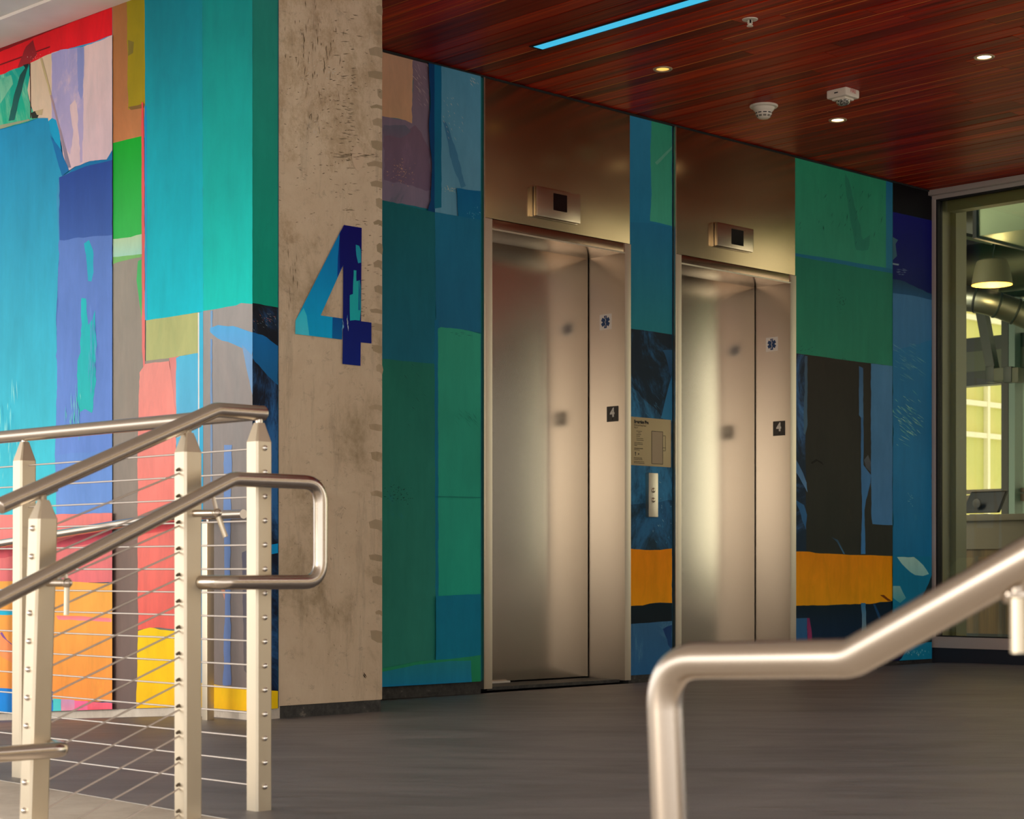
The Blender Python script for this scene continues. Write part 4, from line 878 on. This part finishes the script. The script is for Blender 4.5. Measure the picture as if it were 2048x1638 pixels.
# level guard along vl
c4 = ground(516, 1622)+Vector((0, .018)); 
z_of = lambda px, py, Y: EYE+(HOR-py)/F*Y
GP = Pl(c4, vl)
gr = empty('guard_railing', (c4.x, c4.y, 0), 'level steel cable railing on the landing edge, left of the column', 'railing')
hw = .0220
zr = z_of(516, 826, c4.y)
n4 = [z_of(492, 897+48.2*k, c4.y) for k in range(15)]
nE = -Vector((-u.y, u.x)); nE = nE if nE.dot(-c4) > 0 else -nE
post(c4, hw, 0, z_of(516, 884, c4.y), z_of(516, 846, c4.y), gr, 0, .44, n4, nE, rtop=zr)
s1 = GP.s_(49); c1 = GP.pt(s1, 0, 0); c1.y
p1 = Vector((c1.x, c1.y)); post(p1, hw*1.06, 0, z_of(49, 922, c1.y), z_of(49, 884, c1.y), gr, .004, .40, (), nE, rtop=zr)
for k in (1, 2): q = GP.pt(s1*(1+k), 0, 0); post(Vector((q.x, q.y)), hw, floor_z(q), .80, .84, gr, 0, .40, (), nE, rtop=zr)
tube('top_rail', fillet([GP.pt(s1*3.2, 0, zr), GP.pt(.0, 0, zr)], 0), r1*.98, M_rail, gr, 24)
for k, z in enumerate(n4):
    if z < .03: continue
    tube('cable', [GP.pt(-.005, 0, z), GP.pt(s1*3.0, 0, z)], .0021, M_cable, gr, 8)
# stair railing, line through c4 along -u
S = Pl(c4, -u)
sr = empty('stair_railing', S.pt(.2, 0, 0), 'sloping steel stair railing with diagonal cables and inner handrail, at lower left', 'railing')
def sp2(px, py, off=0): return S.w(px, py, off)
A = S.pt(-.012, 0, zr); Bp = sp2(432, 806); Bp.z = zr; Cp = sp2(0, 1012)
tube('top_rail', fillet([A, Bp, Cp], [0, .01, 0], 3), r1*1.0, M_rail, sr, 24, dome=True)
s2 = S.s_(376); s3 = S.s_(86); c2 = S.pt(s2, 0, 0); c3 = S.pt(s3, 0, 0)
railz = lambda s_: Bp.z+(Cp.z-Bp.z)*((s_-S.s_(432))/(S.s_(0)-S.s_(432)))
t2 = [z_of(361, 938+52.3*k, c2.y) for k in range(14)]; t3 = [z_of(66, 1057+56.2*k, c3.y) for k in range(12)]
post(c2, hw*1.05, .0, z_of(376, 905, c2.y), z_of(376, 866, c2.y), sr, 0, .42)
post(c3, hw*1.05, -.15, z_of(86, 1038, c3.y), z_of(86, 1000, c3.y), sr, .030, .40, [z for z in t3 if z > -.1], -u)
for c, px in ((c2, 376), (c3, 86)):
    s_ = s2 if c is c2 else s3; zt_ = railz(s_); zc_ = z_of(px, 866 if c is c2 else 1000, c.y)
    lathe('rail_knuckle', [(.006, -.004), (.008, .0), (.008, zt_-zc_-.014), (.011, zt_-zc_-.010)], (c.x, c.y, zc_), M_post, sr, 14)
    tl = Vector((-u.x, -u.y, (Cp.z-Bp.z)/(S.s_(0)-S.s_(432)))).normalized(); q = Vector((c.x, c.y, zt_-r1*1.0))
    tube('rail_saddle', [q-tl*.035, q+tl*.035], .0055, M_rail, sr, 10)
M_ferr = mat('dull_ferrule', (96, 84, 70), .5, .4)
zd3 = [.642-.0582*k for k in range(14)]
d3 = [(z_of(361, 938+52.3*k, c2.y), z_of(110, 1057+56.2*k, c3.y)) for k in range(14)]
for za, zb in d3:
    if zb < -.14: continue
    a = S.pt(s2-.02, 0, za+.006); b = S.pt(s3+.02, 0, zb-.010)
    if b.z < -.15: continue
    tube('cable', [a, b], .0021, M_cable, sr, 8)
    q = S.pt(s2, 0, za); lathe('cable_ferrule', [(.0036, 0), (.0036, .005), (.0024, .009)], S.pt(s2+hw, 0, za-.001), M_ferr, sr, 10, (-u.x, -u.y, -.38))
# inner handrail on the stair side
IR = Pl(S.pt(0, .082, 0), -u)
zl = IR.z_(465, 958)
pA = IR.w(0, 1199); pA2 = IR.pt(IR.s_(0)+.10, 0, pA.z-.046); pB = IR.pt(IR.s_(466), 0, zl); pC = IR.pt(IR.s_(641), 0, zl); zlow = IR.z_(641, 1164)
pD = IR.pt(IR.s_(641), 0, zlow); pE_ = IR.pt(IR.s_(450), 0, zlow); pF = S.pt(S.s_(392), .020, zlow)
r2 = .0164
q1 = IR.w(0, 1511); q0 = IR.w(133, 1498)
tube('handrail', fillet([pA, pB, pC, pD, pE_, pF], [0, .012, .048, .048, .03, 0], 8), r2, M_rail, sr, 24)
lowz = IR.z_(100, 1501)
tube('handrail_return', fillet([IR.pt(IR.s_(-420), .0, lowz), IR.pt(IR.s_(128), 0, lowz), S.pt(S.s_(100), .022, lowz)], [0, .03, 0], 6), r2*1.0, M_rail, sr, 24, dome=True)
tube('handrail', fillet([pA, IR.pt(IR.s_(-420), 0, pA.z-.46*(IR.s_(-420)-IR.s_(0))), IR.pt(IR.s_(-420), 0, lowz)], [0, .04, 0]), r2, M_rail, sr, 20)
def bracket(px, py, pinlen, lean, sface, rail_top):
    """stub from the post, ball and hanging pin"""
    e = IR.w(px, py); a = S.pt(sface, .016, e.z)
    bk = tube('rail_bracket', [a, e], .0080, M_rail, sr, 16, dome=True)
    lathe('bracket_ball', [(.0, -.0115), (.006, -.0095), (.0105, -.004), (.0115, 0), (.0105, .004), (.006, .0095), (.0, .0115)], e, M_rail, bk, 18)
    d = Vector((lean, 0, -1)).normalized(); tube('bracket_pin', [e+Vector((0, 0, .0)), e+d*pinlen], .0058, M_post, bk, 14)
    tube('bracket_link', [e, rail_top], .0045, M_rail, bk, 12)
e = IR.w(134, 1166); bracket(134, 1166, .066, -.02, s3+.0, IR.w(128, 1138))
bracket(434, 1026, .056, .36, s2, IR.w(424, 985))

# far handrail on the left wall
H = Pl(ground(416, 1440), vl)
fh = empty('far_handrail', H.pt(0, 0, 0), 'slim steel handrail on a thin post in front of the painted left wall', 'handrail')
zh_ = H.z_(487, 1028); b_ = H.w(330, 1031); e_ = H.w(0, 1086)
sl = (e_.z-b_.z)/(H.s_(0)-H.s_(330)); e2 = H.pt(H.s_(0)+2.0, 0, e_.z+sl*2.0)
tube('handrail', fillet([H.pt(H.s_(487), 0, zh_), H.pt(H.s_(330), 0, zh_), e2], [0, .10, 0]), .0170, M_rail, fh, 22)
hc = H.pt(0, 0, 0); obox('post', (hc.x, hc.y), H.d, H.n, .016, .016, 0, H.z_(416, 1046), M_post, fh, .002)
tube('post_pin', [H.pt(0, 0, H.z_(416, 1048)), H.pt(0, 0, zh_)], .006, M_rail, fh, 10)
for k in (1.5, 2.6):
    q = H.pt(k, 0, 0); zr_ = b_.z+sl*(k-H.s_(330)); obox('post', (q.x, q.y), H.d, H.n, .016, .016, floor_z(q)-.0, zr_-.012, M_post, fh, .002)

# foreground handrail on the right
fd = -v; r3 = .0205
f0 = Vector(((1326-1024)/F*2.06, 2.06)); G = Pl(f0, fd)
zlv = G.z_(1500, 1330)
g1 = G.pt(0, 0, zlv); g2 = G.w(1703, 1317); g3 = G.w(2100, 1094); g4 = g2+(g3-g2).normalized()*1.6
fh2 = empty('near_handrail', (f0.x, f0.y, -.45), 'large blurred steel handrail bending up at lower right foreground', 'handrail')
tube('handrail', fillet([Vector((f0.x+.030, f0.y, -.30)), g1, g2, g4], [0, .055, .012, 0], 10), r3, M_rail, fh2, 32)
tl = (g3-g2).normalized(); q = G.w(2030, 1192, -.0)
sb = tube('rail_bracket', [G.w(2012, 1190, -.0), G.w(2012, 1190, -.0)+Vector((.16, .02, 0))], .0080, M_rail, fh2, 18, dome=True)
pq = G.w(2035, 1196); tube('bracket_pin', [pq, pq+Vector((.0005, 0, -.052))], .0074, M_post, sb, 16)
tube('bracket_link', [G.w(2033, 1185), G.w(2036, 1150)], .0060, M_rail, sb, 14)
bq = G.w(2012, 1190)+Vector((.16, .02, 0)); obox('post', (bq.x, bq.y), u, Vector((-u.y, u.x)), .024, .024, -.45, bq.z+.10, M_post, fh2, .004)

# ------------------------------------------------------------------ ceiling fittings
def cpt(px, py):
    Y = (CEIL-EYE)*F/(HOR-py); return Vector(((px-1024)/F*Y, Y, CEIL))
M_on = mat('lit_downlight', (255, 240, 210), .5, emit=(1.0, .80, .50), es=5.0); M_dim = mat('dim_yellow_downlight', (230, 170, 70), .5, emit=(1.0, .58, .12), es=1.1); M_ring = mat('downlight_ring', (190, 166, 130), .4, .3)
for px, py, rx, on, lb in ((1325.5, 137.5, 19.5, 0, 'yellow recessed downlight nearest the blue light strip'), (1968.5, 113.5, 20.5, 1, 'bright recessed downlight near the right edge of the ceiling'), (1675.5, 239.5, 18, 1, 'bright recessed downlight just below the fire strobe')):
    c = cpt(px, py); r_ = rx/F*c.y
    d = empty('downlight', c, lb, 'ceiling light')
    lathe('trim_ring', [(r_, .0), (r_, -.003), (r_*.92, -.006), (r_*.70, -.004), (r_*.66, .004)], c, M_ring, d, 32)
    lathe('lamp_disc', [(r_*.66, -.001), (0, -.001)], c, M_on if on else M_dim, d, 28)
    ld = bpy.data.lights.new('spot', 'SPOT'); ld.energy = 9 if on else 2.5; ld.color = (1, .74, .45); ld.spot_size = math.radians(110); ld.spot_blend = .8; ld.shadow_soft_size = .03
    lo = bpy.data.objects.new('spot', ld); link(lo, d); lo.location = (0, 0, -.012)
# blue light strip recessed in the boards
M_strip = mat('blue_light_diffuser', (60, 180, 220), .4, emit=(.04, .42, .66), es=1.0)
a = cpt(1062, 92.5); bpt_ = cpt(1086, 95.5); wdt = .105
ls = empty('light_strip', a, 'long blue glowing light strip set into the wooden ceiling', 'ceiling light')
d2 = Vector((-v.x, -v.y, 0)); n2_ = v3(u)
def strip(nm, o0, o1, z0, z1, mt, l0=0, l1=4.2):
    c = [a+d2*l0+n2_*o0, a+d2*l1+n2_*o0, a+d2*l1+n2_*o1, a+d2*l0+n2_*o1]
    q = [Vector((p.x, p.y, CEIL+z0)) for p in c]+[Vector((p.x, p.y, CEIL+z1)) for p in c]; o = mk(nm, *box8(q), mt, ls); fixn(o.data); return o
strip('strip_diffuser', .0, .062, -.0035, .012, M_strip, .01); strip('strip_edge', -.010, 0, -.005, .012, M_gap); strip('strip_edge', .062, .070, -.004, .012, mat('teal_strip_edge', (10, 90, 100), .5)); strip('strip_end', -.010, .07, -.004, .012, M_gap, -.004, .01)
# sprinkler
c = cpt(1500, 38.5); k = c.y/F
s_ = empty('sprinkler', c, 'small white ceiling sprinkler head at the top of the ceiling', 'sprinkler')
lathe('escutcheon', [(16*k, 0), (15.5*k, -.003), (8*k, -.006), (6*k, -.004)], c, M_white, s_, 28)
lathe('sprinkler_body', [(5*k, 0), (5*k, -5*k), (3.4*k, -8*k), (2.2*k, -11*k), (2.2*k, -13*k)], c, M_white, s_, 16)
for sg in (-1, 1): tube('sprinkler_arm', [c+Vector((sg*4*k, 0, -4*k)), c+Vector((sg*4.6*k, 0, -9*k)), c+Vector((sg*1.5*k, 0, -13*k))], .8*k, M_white, s_, 8)
lathe('deflector', [(6.5*k, -13*k), (6.5*k, -14.2*k), (0, -14.4*k)], c, M_white, s_, 12)
obox('sprinkler_bulb', (c.x, c.y-.012), Vector((1, 0)), Vector((0, 1)), 1.8*k, 1.5*k, c.z-9*k, c.z-3*k, M_black, s_)
# smoke detector
c = cpt(1527.5, 211); k = c.y/F
s_ = empty('smoke_detector', c, 'round white smoke detector left of the fire strobe', 'smoke detector')
lathe('detector_base', [(28*k, 0), (28.5*k, -2*k), (27*k, -4*k), (22*k, -5*k), (20.5*k, -9*k), (18*k, -12*k), (17*k, -13*k)], c, M_white, s_, 40)
lathe('detector_head', [(17*k, -12*k), (16.5*k, -16.5*k), (15.6*k, -19*k), (13.2*k, -23.5*k), (10*k, -26*k), (0, -27*k)], c, M_white, s_, 40)
for j in range(10):
    t0 = 2*math.pi*(j+.14)/10; t1 = 2*math.pi*(j+.86)/10; 
    for (ra, za, rb_, zb_2, nm) in ((16.9, -15.2, 16.6, -17.2, 'detector_slot'), (15.2, -20.2, 13.6, -23.6, 'detector_vent')):
        vs = []; n_ = 5
        for i in range(n_+1):
            t = t0+(t1-t0)*i/n_; vs += [c+Vector((math.cos(t)*ra*k, math.sin(t)*ra*k, za*k)), c+Vector((math.cos(t)*rb_*k, math.sin(t)*rb_*k, zb_2*k))]
        mk(nm, vs, [(2*i, 2*i+1, 2*i+3, 2*i+2) for i in range(n_)], M_gap if nm == 'detector_slot' else mat('grey_vent', (120, 112, 98), .6), s_)
# horn strobe
c = cpt(1686, 181); k = c.y/F
s_ = empty('fire_strobe', c, 'white box-shaped fire strobe with red FIRE lettering on the ceiling', 'fire alarm')
du_, dv_ = u, v
o = obox('strobe_housing', (c.x, c.y), du_, dv_, 23*k, 24*k, c.z-17*k, c.z, M_white, s_)
bm = bmesh.new(); bm.from_mesh(o.data)
for x in bm.verts:
    if x.co.z < 0: x.co.x *= 1.0
bm.free(); bevel(o, 4.5*k, 4)
o = obox('strobe_foot', (c.x, c.y), du_, dv_, 15*k, 16*k, c.z-21*k, c.z-15*k, M_white, s_, 2*k)
M_lens = mat('clear_strobe_lens', (150, 146, 130), .12, .5)
n = noise(M_lens, 130, 3); r = ramp(M_lens, n.outputs['Fac'], [(.42, L3((40, 38, 34))), (.6, L3((210, 204, 190)))]); M_lens.node_tree.links.new(r.outputs[0], B(M_lens).inputs['Base Color'])
o = lathe('strobe_lens', [(15*k, -20*k), (14*k, -25*k), (10*k, -28.5*k), (4*k, -30*k), (0, -30.3*k)], c, M_lens, s_, 10, smooth=False)
fq = c+v3(u)*(-2*k) - v3(v)*(24.3*k)+Vector((0, 0, -8.5*k)); text('fire_lettering', 'FIRE', 10.5*k, c-v3(v)*24.15*k-v3(u)*(9*k)+Vector((0, 0, -9.5*k)), v3(u), UP, M_red, s_, 'LEFT', 1.0, .0006)
lq_ = c-v3(u)*(23.1*k); obox('strobe_slot', (lq_.x, lq_.y), du_, dv_, .0006, 4.5*k, c.z-9.5*k, c.z-7.2*k, M_gap, s_)
